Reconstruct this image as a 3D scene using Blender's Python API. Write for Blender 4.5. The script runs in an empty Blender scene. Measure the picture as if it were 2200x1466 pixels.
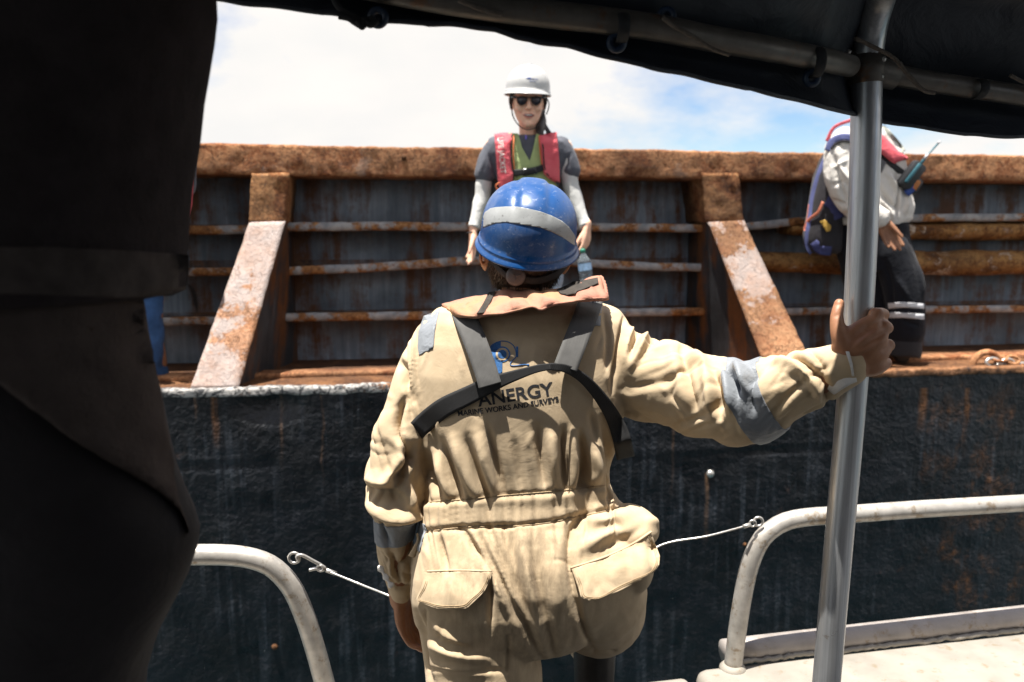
import bpy, bmesh, math, random
import numpy as np
from mathutils import Vector, Matrix
from mathutils.bvhtree import BVHTree

random.seed(7)
rng = np.random.default_rng(11)
SC = bpy.context.scene
COL = SC.collection

# ------------------------------------------------------------------ camera
F = 28.0 / 36.0 * 2200.0
PITCH = math.atan((733 - 490) / F)
CZ = 2.6                                   # eye height above the water
CAM = np.array([0.0, 0.0, CZ])
cd = bpy.data.cameras.new('camera')
cam = bpy.data.objects.new('camera', cd)
COL.objects.link(cam)
cam.location = (0, 0, CZ)
cam.rotation_euler = (math.pi / 2 - PITCH, 0, 0)
cd.lens = 28.0
cd.sensor_width = 36.0
cd.sensor_fit = 'HORIZONTAL'
cd.clip_start = 0.02
cd.clip_end = 6000
cd.dof.use_dof = True
cd.dof.focus_distance = 1.6
cd.dof.aperture_fstop = 4.0
SC.camera = cam

# ------------------------------------------------------------------ sun, sky, exposure
SUN_DIR = Vector((-0.16, -0.10, 0.98)).normalized()      # towards the sun
SUN_EL = math.asin(SUN_DIR.z)
SUN_AZ = math.atan2(SUN_DIR.x, SUN_DIR.y)
sl = bpy.data.lights.new('sun', 'SUN')
sl.energy = 5.0
sl.angle = math.radians(0.53)
sl.color = (1.0, 0.955, 0.88)
so = bpy.data.objects.new('sun', sl)
COL.objects.link(so)
so.rotation_euler = SUN_DIR.to_track_quat('Z', 'Y').to_euler()
so.location = (0, 0, 30)

w = bpy.data.worlds.new('World')
SC.world = w
w.use_nodes = True
nt = w.node_tree
nt.nodes.clear()
def wn(t, **kw):
    n = nt.nodes.new(t)
    for k, v in kw.items():
        setattr(n, k, v)
    return n
wo = wn('ShaderNodeOutputWorld')
wb = wn('ShaderNodeBackground')
wb.inputs['Strength'].default_value = 0.076
sky = wn('ShaderNodeTexSky', sky_type='NISHITA')
sky.sun_disc = False
sky.sun_elevation = SUN_EL
sky.sun_rotation = SUN_AZ
sky.air_density = 1.0
sky.dust_density = 0.4
tc = wn('ShaderNodeTexCoord')
sep = wn('ShaderNodeSeparateXYZ')
nt.links.new(tc.outputs['Generated'], sep.inputs[0])
den = wn('ShaderNodeMath', operation='ADD'); den.inputs[1].default_value = 0.35
mx0 = wn('ShaderNodeMath', operation='MAXIMUM'); mx0.inputs[1].default_value = 0.0
nt.links.new(sep.outputs['Z'], mx0.inputs[0])
nt.links.new(mx0.outputs[0], den.inputs[0])
cx = wn('ShaderNodeMath', operation='DIVIDE'); cy = wn('ShaderNodeMath', operation='DIVIDE')
nt.links.new(sep.outputs['X'], cx.inputs[0]); nt.links.new(den.outputs[0], cx.inputs[1])
nt.links.new(sep.outputs['Y'], cy.inputs[0]); nt.links.new(den.outputs[0], cy.inputs[1])
cb = wn('ShaderNodeCombineXYZ')
nt.links.new(cx.outputs[0], cb.inputs[0]); nt.links.new(cy.outputs[0], cb.inputs[1])
cl1 = wn('ShaderNodeTexNoise'); cl1.inputs['Scale'].default_value = 1.0
cl1.inputs['Detail'].default_value = 8; cl1.inputs['Roughness'].default_value = 0.58
mp = wn('ShaderNodeMapping'); mp.inputs['Location'].default_value = (2.50, 3.37, 0.0)
nt.links.new(cb.outputs[0], mp.inputs[0]); nt.links.new(mp.outputs[0], cl1.inputs['Vector'])
cr = wn('ShaderNodeValToRGB')
cr.color_ramp.elements[0].position = 0.37; cr.color_ramp.elements[0].color = (0, 0, 0, 1)
cr.color_ramp.elements[1].position = 0.50; cr.color_ramp.elements[1].color = (1, 1, 1, 1)
nt.links.new(cl1.outputs['Fac'], cr.inputs[0])
cl2 = wn('ShaderNodeTexNoise'); cl2.inputs['Scale'].default_value = 3.0; cl2.inputs['Detail'].default_value = 6
nt.links.new(mp.outputs[0], cl2.inputs['Vector'])
cc = wn('ShaderNodeValToRGB')
cc.color_ramp.elements[0].position = 0.35; cc.color_ramp.elements[0].color = (4.7, 4.62, 4.52, 1)
cc.color_ramp.elements[1].position = 0.62; cc.color_ramp.elements[1].color = (5.1, 4.9, 4.7, 1)
nt.links.new(cl2.outputs['Fac'], cc.inputs[0])
mixc = wn('ShaderNodeMixRGB')
nt.links.new(cr.outputs[0], mixc.inputs[0])
hs = wn('ShaderNodeHueSaturation'); hs.inputs['Hue'].default_value = 0.512; hs.inputs['Saturation'].default_value = 1.3; hs.inputs['Value'].default_value = 0.80
nt.links.new(sky.outputs[0], hs.inputs['Color']); nt.links.new(hs.outputs[0], mixc.inputs[1])
nt.links.new(cc.outputs[0], mixc.inputs[2])
nt.links.new(mixc.outputs[0], wb.inputs['Color'])
nt.links.new(wb.outputs[0], wo.inputs['Surface'])

vs = SC.view_settings
vs.view_transform = 'Standard'
vs.look = 'None'
vs.gamma = 1.0
vs.use_curve_mapping = False
vs.exposure = 1.42
SC.cycles.max_bounces = 8
SC.cycles.sample_clamp_indirect = 6.0

# ------------------------------------------------------------------ geometry helpers
FWD = np.array([0, math.cos(PITCH), -math.sin(PITCH)])
UP = np.array([0, math.sin(PITCH), math.cos(PITCH)])
RIGHT = np.array([1.0, 0, 0])

def ray(px, py):
    return RIGHT * ((px - 1100) / F) + UP * ((733 - py) / F) + FWD

def at(px, py, Y):
    """the point of the place seen at photo pixel px, py, at Y metres ahead"""
    d = ray(px, py)
    return CAM + d * (Y / d[1])

def pix(P):
    P = np.atleast_2d(P) - CAM
    z = P @ FWD
    return 1100 + (P @ RIGHT) / z * F, 733 - (P @ UP) / z * F

def on_plane(px, py, Y0, s):
    d = ray(px, py)
    return CAM + d * (Y0 / (d[1] - s * d[0]))

def link(name, me, mat=None, parent=None, smooth=True):
    if mat is not None:
        for m in (mat if isinstance(mat, (list, tuple)) else [mat]):
            me.materials.append(m)
    if smooth:
        me.polygons.foreach_set('use_smooth', np.ones(len(me.polygons), dtype=bool))
    o = bpy.data.objects.new(name, me)
    COL.objects.link(o)
    if parent is not None:
        o.parent = parent
        o.matrix_parent_inverse = parent_inverse(parent)
    return o

def parent_inverse(p):
    return WORLD[p.name].inverted() if p.name in WORLD else Matrix.Identity(4)

WORLD = {}

def thing(name, label, cat, loc=(0, 0, 0), group=None):
    o = bpy.data.objects.new(name, None)
    COL.objects.link(o)
    o.location = tuple(float(v) for v in loc)
    o.empty_display_size = 0.1
    WORLD[o.name] = Matrix.Translation(Vector(o.location))
    tag(o, label, cat, group)
    return o

def tag(o, label, cat=None, group=None, kind=None):
    if label: o['label'] = label
    if cat: o['category'] = cat
    if group: o['group'] = group
    if kind: o['kind'] = kind
    return o

def mesh(name, V, Fs, mat=None, parent=None, smooth=True, sharp=None):
    me = bpy.data.meshes.new(name)
    V = np.asarray(V, dtype=float)
    me.from_pydata(V.tolist(), [], [tuple(int(i) for i in f) for f in Fs])
    me.update()
    if sharp is not None and smooth:
        me.polygons.foreach_set('use_smooth', np.ones(len(me.polygons), dtype=bool))
        me.set_sharp_from_angle(angle=math.radians(sharp))
    return link(name, me, mat, parent, smooth)

def cat(parts):
    V, Fs, n = [], [], 0
    for v, f in parts:
        V.append(np.asarray(v, float)); Fs += [tuple(i + n for i in q) for q in f]; n += len(v)
    return np.vstack(V), Fs

def loft(rings, closed=False, cap=True):
    """rings: list of (n,3) loops"""
    n = len(rings[0]); V = [np.asarray(r, float) for r in rings]; Fs = []
    m = len(rings)
    for i in range(m if closed else m - 1):
        j = (i + 1) % m
        for k in range(n):
            l = (k + 1) % n
            Fs.append((i * n + k, i * n + l, j * n + l, j * n + k))
    V = np.vstack(V)
    if cap and not closed:
        c0 = len(V); V = np.vstack([V, rings[0].mean(0)[None], rings[-1].mean(0)[None]])
        for k in range(n):
            l = (k + 1) % n
            Fs.append((c0, l, k)); Fs.append((c0 + 1, (m - 1) * n + k, (m - 1) * n + l))
    return V, Fs

def spline(P, n):
    """Catmull-Rom through the rows of P, n samples (P may hold extra columns)"""
    P = np.asarray(P, float)
    if len(P) < 3:
        t = np.linspace(0, 1, n)[:, None]
        return P[0] * (1 - t) + P[-1] * t
    d = np.r_[0, np.cumsum(np.maximum(np.linalg.norm(np.diff(P[:, :min(3, P.shape[1])], axis=0), axis=1), 1e-9))]
    t = np.linspace(0, d[-1], n)
    m = np.zeros_like(P)
    m[1:-1] = (P[2:] - P[:-2]) / (d[2:] - d[:-2])[:, None]
    m[0] = (P[1] - P[0]) / (d[1] - d[0]); m[-1] = (P[-1] - P[-2]) / (d[-1] - d[-2])
    i = np.clip(np.searchsorted(d, t, side='right') - 1, 0, len(P) - 2)
    h = (d[i + 1] - d[i])[:, None]; u = ((t - d[i])[:, None]) / h
    return ((2*u**3 - 3*u**2 + 1) * P[i] + (u**3 - 2*u**2 + u) * h * m[i] + (-2*u**3 + 3*u**2) * P[i+1] + (u**3 - u**2) * h * m[i+1])

def frames(P, up=(0, 0, 1)):
    P = np.asarray(P, float)
    T = np.gradient(P, axis=0); T /= np.linalg.norm(T, axis=1)[:, None] + 1e-12
    u = np.asarray(up, float)
    a = u - T[0] * (u @ T[0])
    if np.linalg.norm(a) < 1e-3:
        u = np.array([1.0, 0, 0]); a = u - T[0] * (u @ T[0])
    a /= np.linalg.norm(a)
    A = [a]
    for i in range(1, len(P)):
        a = A[-1] - T[i] * (A[-1] @ T[i]); a /= np.linalg.norm(a); A.append(a)
    A = np.array(A)
    return T, A, np.cross(T, A)

def tube(P, r, n=12, up=(0, 0, 1), closed=False, cap=True, smooth=0):
    """r scalar, list, or list of (a, b): a along the up side, b across"""
    P = np.asarray(P, float)
    R = np.asarray(r, float)
    if R.ndim == 0: R = np.full((len(P), 2), float(R))
    if R.ndim == 1: R = np.stack([R, R], 1)
    if smooth:
        Q = spline(np.hstack([P, R]), smooth); P, R = Q[:, :3], Q[:, 3:]
    T, A, B = frames(P, up)
    if closed:
        T = np.roll(P, -1, 0) - np.roll(P, 1, 0); T /= np.linalg.norm(T, axis=1)[:, None]
        A = np.asarray(up, float) - T * (T @ np.asarray(up, float))[:, None]
        A /= np.linalg.norm(A, axis=1)[:, None]; B = np.cross(T, A)
    th = np.linspace(0, 2 * math.pi, n, endpoint=False)
    rings = [P[i] + np.outer(np.cos(th) * R[i, 0], A[i]) + np.outer(np.sin(th) * R[i, 1], B[i]) for i in range(len(P))]
    return loft(rings, closed=closed, cap=cap)

def limb(P, r, n=14, up=(0, -1, 0), k=6):
    """a tube with rounded ends for fusing"""
    P = np.asarray(P, float); R = np.asarray(r, float)
    if R.ndim == 0: R = np.full(len(P), float(R))
    if R.ndim == 1: R = np.stack([R, R], 1)
    m = max(8, k * (len(P) - 1) + 1)
    Q = spline(np.hstack([P, R]), m); P, R = Q[:, :3], np.maximum(Q[:, 3:], 1e-4)
    def endcap(p, t, rr):
        q, s = [], []
        for a in (80, 55, 28):
            a = math.radians(a)
            q.append(p + t * rr.mean() * math.sin(a)); s.append(rr * math.cos(a))
        return q, s
    t0 = P[0] - P[1]; t0 /= np.linalg.norm(t0); t1 = P[-1] - P[-2]; t1 /= np.linalg.norm(t1)
    a, b = endcap(P[0], t0, R[0]); c, d = endcap(P[-1], t1, R[-1])
    return tube(np.vstack([a, P, c[::-1]]), np.vstack([b, R, d[::-1]]), n, up)

def ball(c, r, n=16, m=10, rot=None):
    r = np.broadcast_to(np.asarray(r, float), (3,))
    V = []
    for i in range(1, m):
        a = math.pi * i / m
        th = np.linspace(0, 2 * math.pi, n, endpoint=False)
        V.append(np.stack([np.sin(a) * np.cos(th), np.sin(a) * np.sin(th), np.full(n, np.cos(a))], 1) * r)
    R = np.eye(3) if rot is None else np.asarray(rot)
    return loft([v @ R.T + np.asarray(c) for v in V])

def box(c, s, R=None):
    v = np.array([[x, y, z] for x in (-1, 1) for y in (-1, 1) for z in (-1, 1)], float) * np.asarray(s) / 2
    if R is not None: v = v @ np.asarray(R).T
    return v + np.asarray(c), [(0, 1, 3, 2), (4, 6, 7, 5), (0, 4, 5, 1), (2, 3, 7, 6), (0, 2, 6, 4), (1, 5, 7, 3)]

def bevel_obj(o, width, seg=2):
    bm = bmesh.new(); bm.from_mesh(o.data)
    bmesh.ops.bevel(bm, geom=bm.edges[:], offset=width, segments=seg, affect='EDGES', profile=0.5, clamp_overlap=True)
    bm.to_mesh(o.data); bm.free()
    o.data.polygons.foreach_set('use_smooth', np.ones(len(o.data.polygons), dtype=bool))
    o.data.set_sharp_from_angle(angle=math.radians(40))

# value noise on numpy arrays (used to roughen real surfaces)
_perm = rng.permutation(256)
_val = rng.uniform(-1, 1, 256)
def vnoise(P):
    P = np.asarray(P, float)
    i = np.floor(P).astype(int); f = P - i; f = f * f * (3 - 2 * f)
    out = 0
    for dx in (0, 1):
        for dy in (0, 1):
            for dz in (0, 1):
                h = _val[_perm[(_perm[(_perm[(i[:, 0] + dx) & 255] + i[:, 1] + dy) & 255] + i[:, 2] + dz) & 255]]
                wgt = (f[:, 0] if dx else 1 - f[:, 0]) * (f[:, 1] if dy else 1 - f[:, 1]) * (f[:, 2] if dz else 1 - f[:, 2])
                out = out + h * wgt
    return out
def fbm(P, oct=4, gain=0.5):
    P = np.asarray(P, float); a, s, k = 1.0, 0.0, 0.0
    for _ in range(oct):
        s = s + a * vnoise(P); k += a; a *= gain; P = P * 2.03 + 17.1
    return s / k

def vnormals(V, Fs):
    me = bpy.data.meshes.new('tmp'); me.from_pydata(np.asarray(V).tolist(), [], [tuple(f) for f in Fs]); me.update()
    N = np.zeros(len(me.vertices) * 3); me.vertices.foreach_get('normal', N)
    bpy.data.meshes.remove(me)
    return N.reshape(-1, 3)

def grid_noise(V, Fs, amp, scale, oct=4, seed=0.0):
    """push a surface in and out along its normals"""
    N = vnormals(V, Fs)
    return V + N * (fbm(np.asarray(V) * scale + seed, oct) * amp)[:, None]

def fuse(parts, voxel, iters=3, lam=0.5):
    V, Fs = cat(parts)
    me = bpy.data.meshes.new('tmp'); me.from_pydata(V.tolist(), [], [tuple(int(i) for i in f) for f in Fs]); me.update()
    bm = bmesh.new(); bm.from_mesh(me); bmesh.ops.recalc_face_normals(bm, faces=bm.faces[:]); bm.to_mesh(me); bm.free()
    o = bpy.data.objects.new('tmp', me); COL.objects.link(o)
    md = o.modifiers.new('r', 'REMESH'); md.mode = 'VOXEL'; md.voxel_size = voxel; md.adaptivity = 0
    dg = bpy.context.evaluated_depsgraph_get()
    e = o.evaluated_get(dg).to_mesh()
    n = len(e.vertices); co = np.zeros(n * 3); e.vertices.foreach_get('co', co); co = co.reshape(-1, 3)
    ne = len(e.edges); ed = np.zeros(ne * 2, dtype=np.int32); e.edges.foreach_get('vertices', ed); ed = ed.reshape(-1, 2)
    fl = [tuple(p.vertices) for p in e.polygons]
    bpy.data.objects.remove(o); bpy.data.meshes.remove(me)
    for _ in range(iters):
        co = lap(co, ed, lam); co = lap(co, ed, -lam * 0.9) if lam < 0.45 else co
    return co, fl

def lap(co, ed, lam):
    s = np.zeros_like(co); c = np.zeros(len(co))
    for a, b in ((0, 1), (1, 0)):
        for k in range(3):
            s[:, k] += np.bincount(ed[:, a], weights=co[ed[:, b], k], minlength=len(co))
        c += np.bincount(ed[:, a], minlength=len(co))
    return co + (s / np.maximum(c, 1)[:, None] - co) * lam

def edges_of(Fs):
    q = np.array([f if len(f) == 4 else (f[0], f[1], f[2], f[2]) for f in Fs])
    e = np.vstack([q[:, [0, 1]], q[:, [1, 2]], q[:, [2, 3]], q[:, [3, 0]]]); e = e[e[:, 0] != e[:, 1]]
    return np.unique(np.sort(e, 1), axis=0)

def bvh_of(V, Fs):
    return BVHTree.FromPolygons([tuple(v) for v in np.asarray(V).tolist()], [tuple(f) for f in Fs])

# folds: strokes in photo pixels pushed into a surface that faces the camera
def strokes(V, Fs, S, ed=None):
    """S: list of (polyline px, width px, height m[, power])"""
    N = vnormals(V, Fs)
    if ed is not None:
        for _ in range(6): N = lap(N, ed, 0.6)
        N /= np.linalg.norm(N, axis=1)[:, None] + 1e-9
    x, y = pix(V)
    d = V - CAM; d /= np.linalg.norm(d, axis=1)[:, None]
    face = np.clip(-(N * d).sum(1) * 2.2 + 0.25, 0, 1)
    disp = np.zeros(len(V))
    for st in S:
        pl = np.asarray(st[0], float); wd = st[1]; h = st[2]; taper = st[3] if len(st) > 3 else 1.0
        if len(pl) > 2: pl = spline(pl, 6 * len(pl))
        lo = pl.min(0) - 3.2 * wd; hi = pl.max(0) + 3.2 * wd
        idx = np.nonzero((x > lo[0]) & (x < hi[0]) & (y > lo[1]) & (y < hi[1]) & (face > 0))[0]
        if not len(idx): continue
        px, py = x[idx], y[idx]
        L = np.r_[0, np.cumsum(np.hypot(*np.diff(pl, axis=0).T))]
        best = np.full(len(idx), 1e9); par = np.zeros(len(idx))
        for a in range(len(pl) - 1):
            e = pl[a + 1] - pl[a]; l2 = e @ e + 1e-9
            t = np.clip(((px - pl[a, 0]) * e[0] + (py - pl[a, 1]) * e[1]) / l2, 0, 1)
            q = np.hypot(px - pl[a, 0] - t * e[0], py - pl[a, 1] - t * e[1])
            mk = q < best
            best[mk] = q[mk]; par[mk] = (L[a] + t[mk] * (L[a + 1] - L[a])) / L[-1]
        tp = np.sin(np.pi * np.clip(par, 0.02, 0.98)) ** (0.5 * taper) if taper > 0 else 1.0
        disp[idx] += h * np.exp(-(best / wd) ** 2) * tp
    return V + N * (disp * face)[:, None]

# patches: an outline cut from cloth and laid on a surface
def patch_bm(polys):
    bm = bmesh.new()
    for poly in polys:
        vs = [bm.verts.new((p[0], p[1], 0)) for p in poly]
        bm.faces.new(vs)
    return bm

def lay(bm, bvh, off=0.002, thick=0.002, grid=8.0, puff=0.0, puffw=15.0, wob=0.0, lift=None, back=True, clip=False):
    """cut the flat outline into a grid, drop it on the surface under it and give it thickness -> V, F"""
    bm.normal_update()
    bmesh.ops.triangulate(bm, faces=bm.faces[:], ngon_method='EAR_CLIP')
    xs = [v.co.x for v in bm.verts]; ys = [v.co.y for v in bm.verts]
    for lo, hi, ax in ((min(xs), max(xs), 0), (min(ys), max(ys), 1)):
        k = lo + grid * 0.5
        while k < hi:
            no = (1, 0, 0) if ax == 0 else (0, 1, 0)
            co = (k, 0, 0) if ax == 0 else (0, k, 0)
            bmesh.ops.bisect_plane(bm, geom=bm.verts[:] + bm.edges[:] + bm.faces[:], plane_co=co, plane_no=no)
            k += grid
    bmesh.ops.remove_doubles(bm, verts=bm.verts[:], dist=0.05)
    bm.verts.index_update(); bm.verts.ensure_lookup_table()
    P2 = np.array([(v.co.x, v.co.y) for v in bm.verts])
    be = [(e.verts[0].index, e.verts[1].index) for e in bm.edges if len(e.link_faces) == 1]
    # distance to the outline
    dist = np.full(len(P2), 1e9)
    if puff or lift or wob:
        for a, b in be:
            e = P2[b] - P2[a]; l2 = e @ e + 1e-9
            t = np.clip(((P2 - P2[a]) @ e) / l2, 0, 1)
            dist = np.minimum(dist, np.linalg.norm(P2 - P2[a] - t[:, None] * e, axis=1))
    hits, ok = np.zeros((len(P2), 3)), np.zeros(len(P2), bool)
    D = np.array([ray(px, py) for px, py in P2])
    for i in range(len(P2)):
        h = bvh.ray_cast(Vector(CAM), Vector(D[i]).normalized())
        if h[0] is not None:
            hits[i] = h[0]; ok[i] = True
    if (~ok).any() and ok.any():
        gi = np.nonzero(ok)[0]
        for i in np.nonzero(~ok)[0]:
            j = gi[np.argmin(np.linalg.norm(P2[gi] - P2[i], axis=1))]
            hits[i] = CAM + D[i] * (hits[j][1] / D[i][1])
    if clip and not ok.all():
        bm.verts.ensure_lookup_table()
        bmesh.ops.delete(bm, geom=[bm.verts[i] for i in np.nonzero(~ok)[0]], context='VERTS')
        P2, D, hits, dist = P2[ok], D[ok], hits[ok], dist[ok]
        bm.verts.index_update()
    Dn = D / np.linalg.norm(D, axis=1)[:, None]
    o = np.full(len(P2), off)
    if puff: o = o + puff * np.sqrt(np.clip(1 - (1 - np.clip(dist / puffw, 0, 1)) ** 2, 0, 1))
    if lift is not None: o = o + np.array([lift(p[0], p[1]) for p in P2])
    if wob: o = o + wob * fbm(hits * 45, 3)
    top = hits - Dn * o[:, None]
    bot = hits - Dn * (np.maximum(o - thick, off - thick) if not puff else np.full(len(P2), off - thick))[:, None]
    nV = len(P2); fs = []
    for f in bm.faces:
        q = [v.index for v in f.verts]
        # orient towards camera
        a, b, c = top[q[0]], top[q[1]], top[q[2]]
        if np.cross(b - a, c - a) @ Dn[q[0]] > 0: q = q[::-1]
        fs.append(tuple(q))
    V = top
    if back:
        V = np.vstack([top, bot])
        edge = {}
        for q in fs:
            for k in range(len(q)):
                edge[(q[k], q[(k + 1) % len(q)])] = 1
        bk = [tuple(i + nV for i in q[::-1]) for q in fs]
        side = [(b, a, a + nV, b + nV) for (a, b) in edge if (b, a) not in edge]
        fs = fs + bk + side
    bm.free()
    return V, fs

def lay_ribbon(center, width, bvh, off=0.004, thick=0.002, n=40, across=5, lift=None):
    """a strap: centre line in photo px dropped on the surface"""
    C = spline(np.asarray(center, float), n)
    wd = np.interp(np.linspace(0, 1, n), np.linspace(0, 1, len(width)), width) if np.ndim(width) else np.full(n, width)
    T = np.gradient(C, axis=0); T /= np.linalg.norm(T, axis=1)[:, None]
    Nn = np.stack([-T[:, 1], T[:, 0]], 1)
    L = np.r_[0, np.cumsum(np.linalg.norm(np.diff(C, axis=0), axis=1))]; L /= L[-1]
    top = []; rows, ms = [], []
    for i in range(n):
        row = []
        for j in range(across):
            p = C[i] + Nn[i] * wd[i] * (j / (across - 1) - 0.5)
            d = Vector(ray(*p)).normalized()
            row.append((d, bvh.ray_cast(Vector(CAM), d)[0]))
        ds = [(h - Vector(CAM)).length for d, h in row if h is not None]
        rows.append(row); ms.append(sum(ds) / len(ds) if len(ds) * 2 >= across else np.nan)
    ms = np.array(ms); okm = ~np.isnan(ms)
    ms = np.interp(np.arange(n), np.arange(n)[okm], ms[okm])
    # a strap under tension skips over dips
    for _ in range(6):
        sm = ms.copy(); sm[1:-1] = 0.5 * (ms[:-2] + ms[2:]); ms = np.minimum(ms, sm) if False else 0.5 * ms + 0.5 * sm
    for i in range(n):
        o = off + (lift(L[i]) if lift else 0)
        for d, h in rows[i]:
            q = (h - Vector(CAM)).length if h is not None else ms[i]
            q = 0.35 * min(max(q, ms[i] - 0.03), ms[i] + 0.03) + 0.65 * ms[i]
            top.append(np.array(Vector(CAM) + d * (q - o)))
    top = np.array(top)
    # relax the line of the strap so that it bridges hollows
    G = top.reshape(n, across, 3)
    for _ in range(3):
        G[1:-1] = 0.5 * G[1:-1] + 0.25 * (G[:-2] + G[2:])
    top = G.reshape(-1, 3)
    dirs = top - CAM; dirs /= np.linalg.norm(dirs, axis=1)[:, None]
    rings = []
    for i in range(n):
        a = top[i * across:(i + 1) * across]; b = a + dirs[i * across:(i + 1) * across] * thick
        rings.append(np.vstack([a, b[::-1]]))
    return loft(rings)

def text_bm(body, size_px, origin, direction, bend=0.0, bold=0.0, spacing=1.0, shear=0.0, sx=1.0):
    cu = bpy.data.curves.new('txt', 'FONT'); cu.body = body; cu.size = 1.0; cu.offset = bold; cu.space_character = spacing; cu.shear = shear
    o = bpy.data.objects.new('txt', cu); COL.objects.link(o)
    dg = bpy.context.evaluated_depsgraph_get(); dg.update()
    me = bpy.data.meshes.new_from_object(o.evaluated_get(dg))
    bpy.data.objects.remove(o); bpy.data.curves.remove(cu)
    bm = bmesh.new(); bm.from_mesh(me); bpy.data.meshes.remove(me)
    span = max(p.co.x for p in bm.verts) * size_px * sx
    u = np.asarray(direction, float); u /= np.linalg.norm(u); v = np.array([u[1], -u[0]])
    for p in bm.verts:
        x, y = p.co.x * size_px * sx, p.co.y * size_px
        q = np.asarray(origin, float) + u * x + v * (y + bend * x * (x - span))
        p.co = (q[0], q[1], 0)
    return bm

# ------------------------------------------------------------------ materials
class M:
    def __init__(s, name, rough=0.6, metal=0.0, spec=0.5):
        s.m = bpy.data.materials.new(name); s.m.use_nodes = True
        s.t = s.m.node_tree; s.b = s.t.nodes['Principled BSDF']
        s.b.inputs['Roughness'].default_value = rough; s.b.inputs['Metallic'].default_value = metal
        s.b.inputs['Specular IOR Level'].default_value = spec
        s.co = s.t.nodes.new('ShaderNodeTexCoord').outputs['Object']
    def n(s, t, ins=None, **kw):
        q = s.t.nodes.new(t)
        for k, v in kw.items(): setattr(q, k, v)
        for k, v in (ins or {}).items(): s.set(q.inputs[k], v)
        return q
    def set(s, sock, v):
        if isinstance(v, bpy.types.NodeSocket): s.t.links.new(v, sock)
        else: sock.default_value = (v[0], v[1], v[2], 1) if isinstance(v, tuple) and len(v) == 3 and sock.type == 'RGBA' else v
    def map(s, scale=(1, 1, 1), rot=(0, 0, 0), loc=(0, 0, 0)):
        return s.n('ShaderNodeMapping', {'Vector': s.co, 'Scale': scale, 'Rotation': rot, 'Location': loc}).outputs[0]
    def noise(s, scale, detail=4, rough=0.55, vec=None, dist=0.0):
        return s.n('ShaderNodeTexNoise', {'Vector': vec or s.co, 'Scale': scale, 'Detail': detail, 'Roughness': rough, 'Distortion': dist}).outputs['Fac']
    def vor(s, scale, vec=None, feature='F1', out='Distance', rnd=1.0):
        return s.n('ShaderNodeTexVoronoi', {'Vector': vec or s.co, 'Scale': scale, 'Randomness': rnd}, feature=feature).outputs[out]
    def ramp(s, fac, stops):
        q = s.n('ShaderNodeValToRGB', {'Fac': fac}); e = q.color_ramp.elements
        while len(e) < len(stops): e.new(0.5)
        for k, (p, c) in enumerate(stops):
            e[k].position = p; e[k].color = (c, c, c, 1) if np.ndim(c) == 0 else (c[0], c[1], c[2], 1)
        return q.outputs[0]
    def mix(s, fac, a, b, mode='MIX'):
        q = s.n('ShaderNodeMixRGB', {0: fac, 1: a, 2: b}, blend_type=mode); return q.outputs[0]
    def math(s, op, a, b=0.0):
        q = s.n('ShaderNodeMath', {0: a, 1: b}, operation=op); return q.outputs[0]
    def sepxyz(s, vec=None):
        return s.n('ShaderNodeSeparateXYZ', {0: vec or s.co}).outputs
    def color(s, c): s.set(s.b.inputs['Base Color'], c); return s
    def rough(s, c): s.set(s.b.inputs['Roughness'], c); return s
    def bump(s, h, strength=0.5, dist=0.005, prev=None):
        q = s.n('ShaderNodeBump', {'Height': h, 'Strength': strength, 'Distance': dist})
        if prev is not None: s.t.links.new(prev, q.inputs['Normal'])
        s.t.links.new(q.outputs[0], s.b.inputs['Normal']); return q.outputs[0]

def plain(name, col, rough=0.6, metal=0.0, var=0.15, scale=30.0, bump=0.1, spec=0.5):
    m = M(name, rough, metal, spec)
    f = m.noise(scale, 5)
    a = tuple(c * (1 - var) for c in col); b = tuple(min(1, c * (1 + var)) for c in col)
    m.color(m.ramp(f, [(0.3, a), (0.7, b)]))
    if bump: m.bump(m.noise(scale * 6, 3), bump, 0.002)
    return m.m

def fabric(name, col, weave=900.0, var=0.12, rough=0.9, bump=0.25, wr=18.0, wrinkle=0.35):
    m = M(name, rough, 0, 0.2)
    f = m.noise(14, 6, 0.6)
    a = tuple(c * (1 - var) for c in col); b = tuple(min(1, c * (1 + var)) for c in col)
    m.color(m.ramp(f, [(0.3, a), (0.7, b)]))
    h = m.noise(wr, 6, 0.6, dist=0.6)
    p = m.bump(h, wrinkle, 0.01)
    m.bump(m.noise(weave, 2), bump, 0.0008, p)
    m.b.inputs['Sheen Weight'].default_value = 0.08
    return m.m

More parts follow.
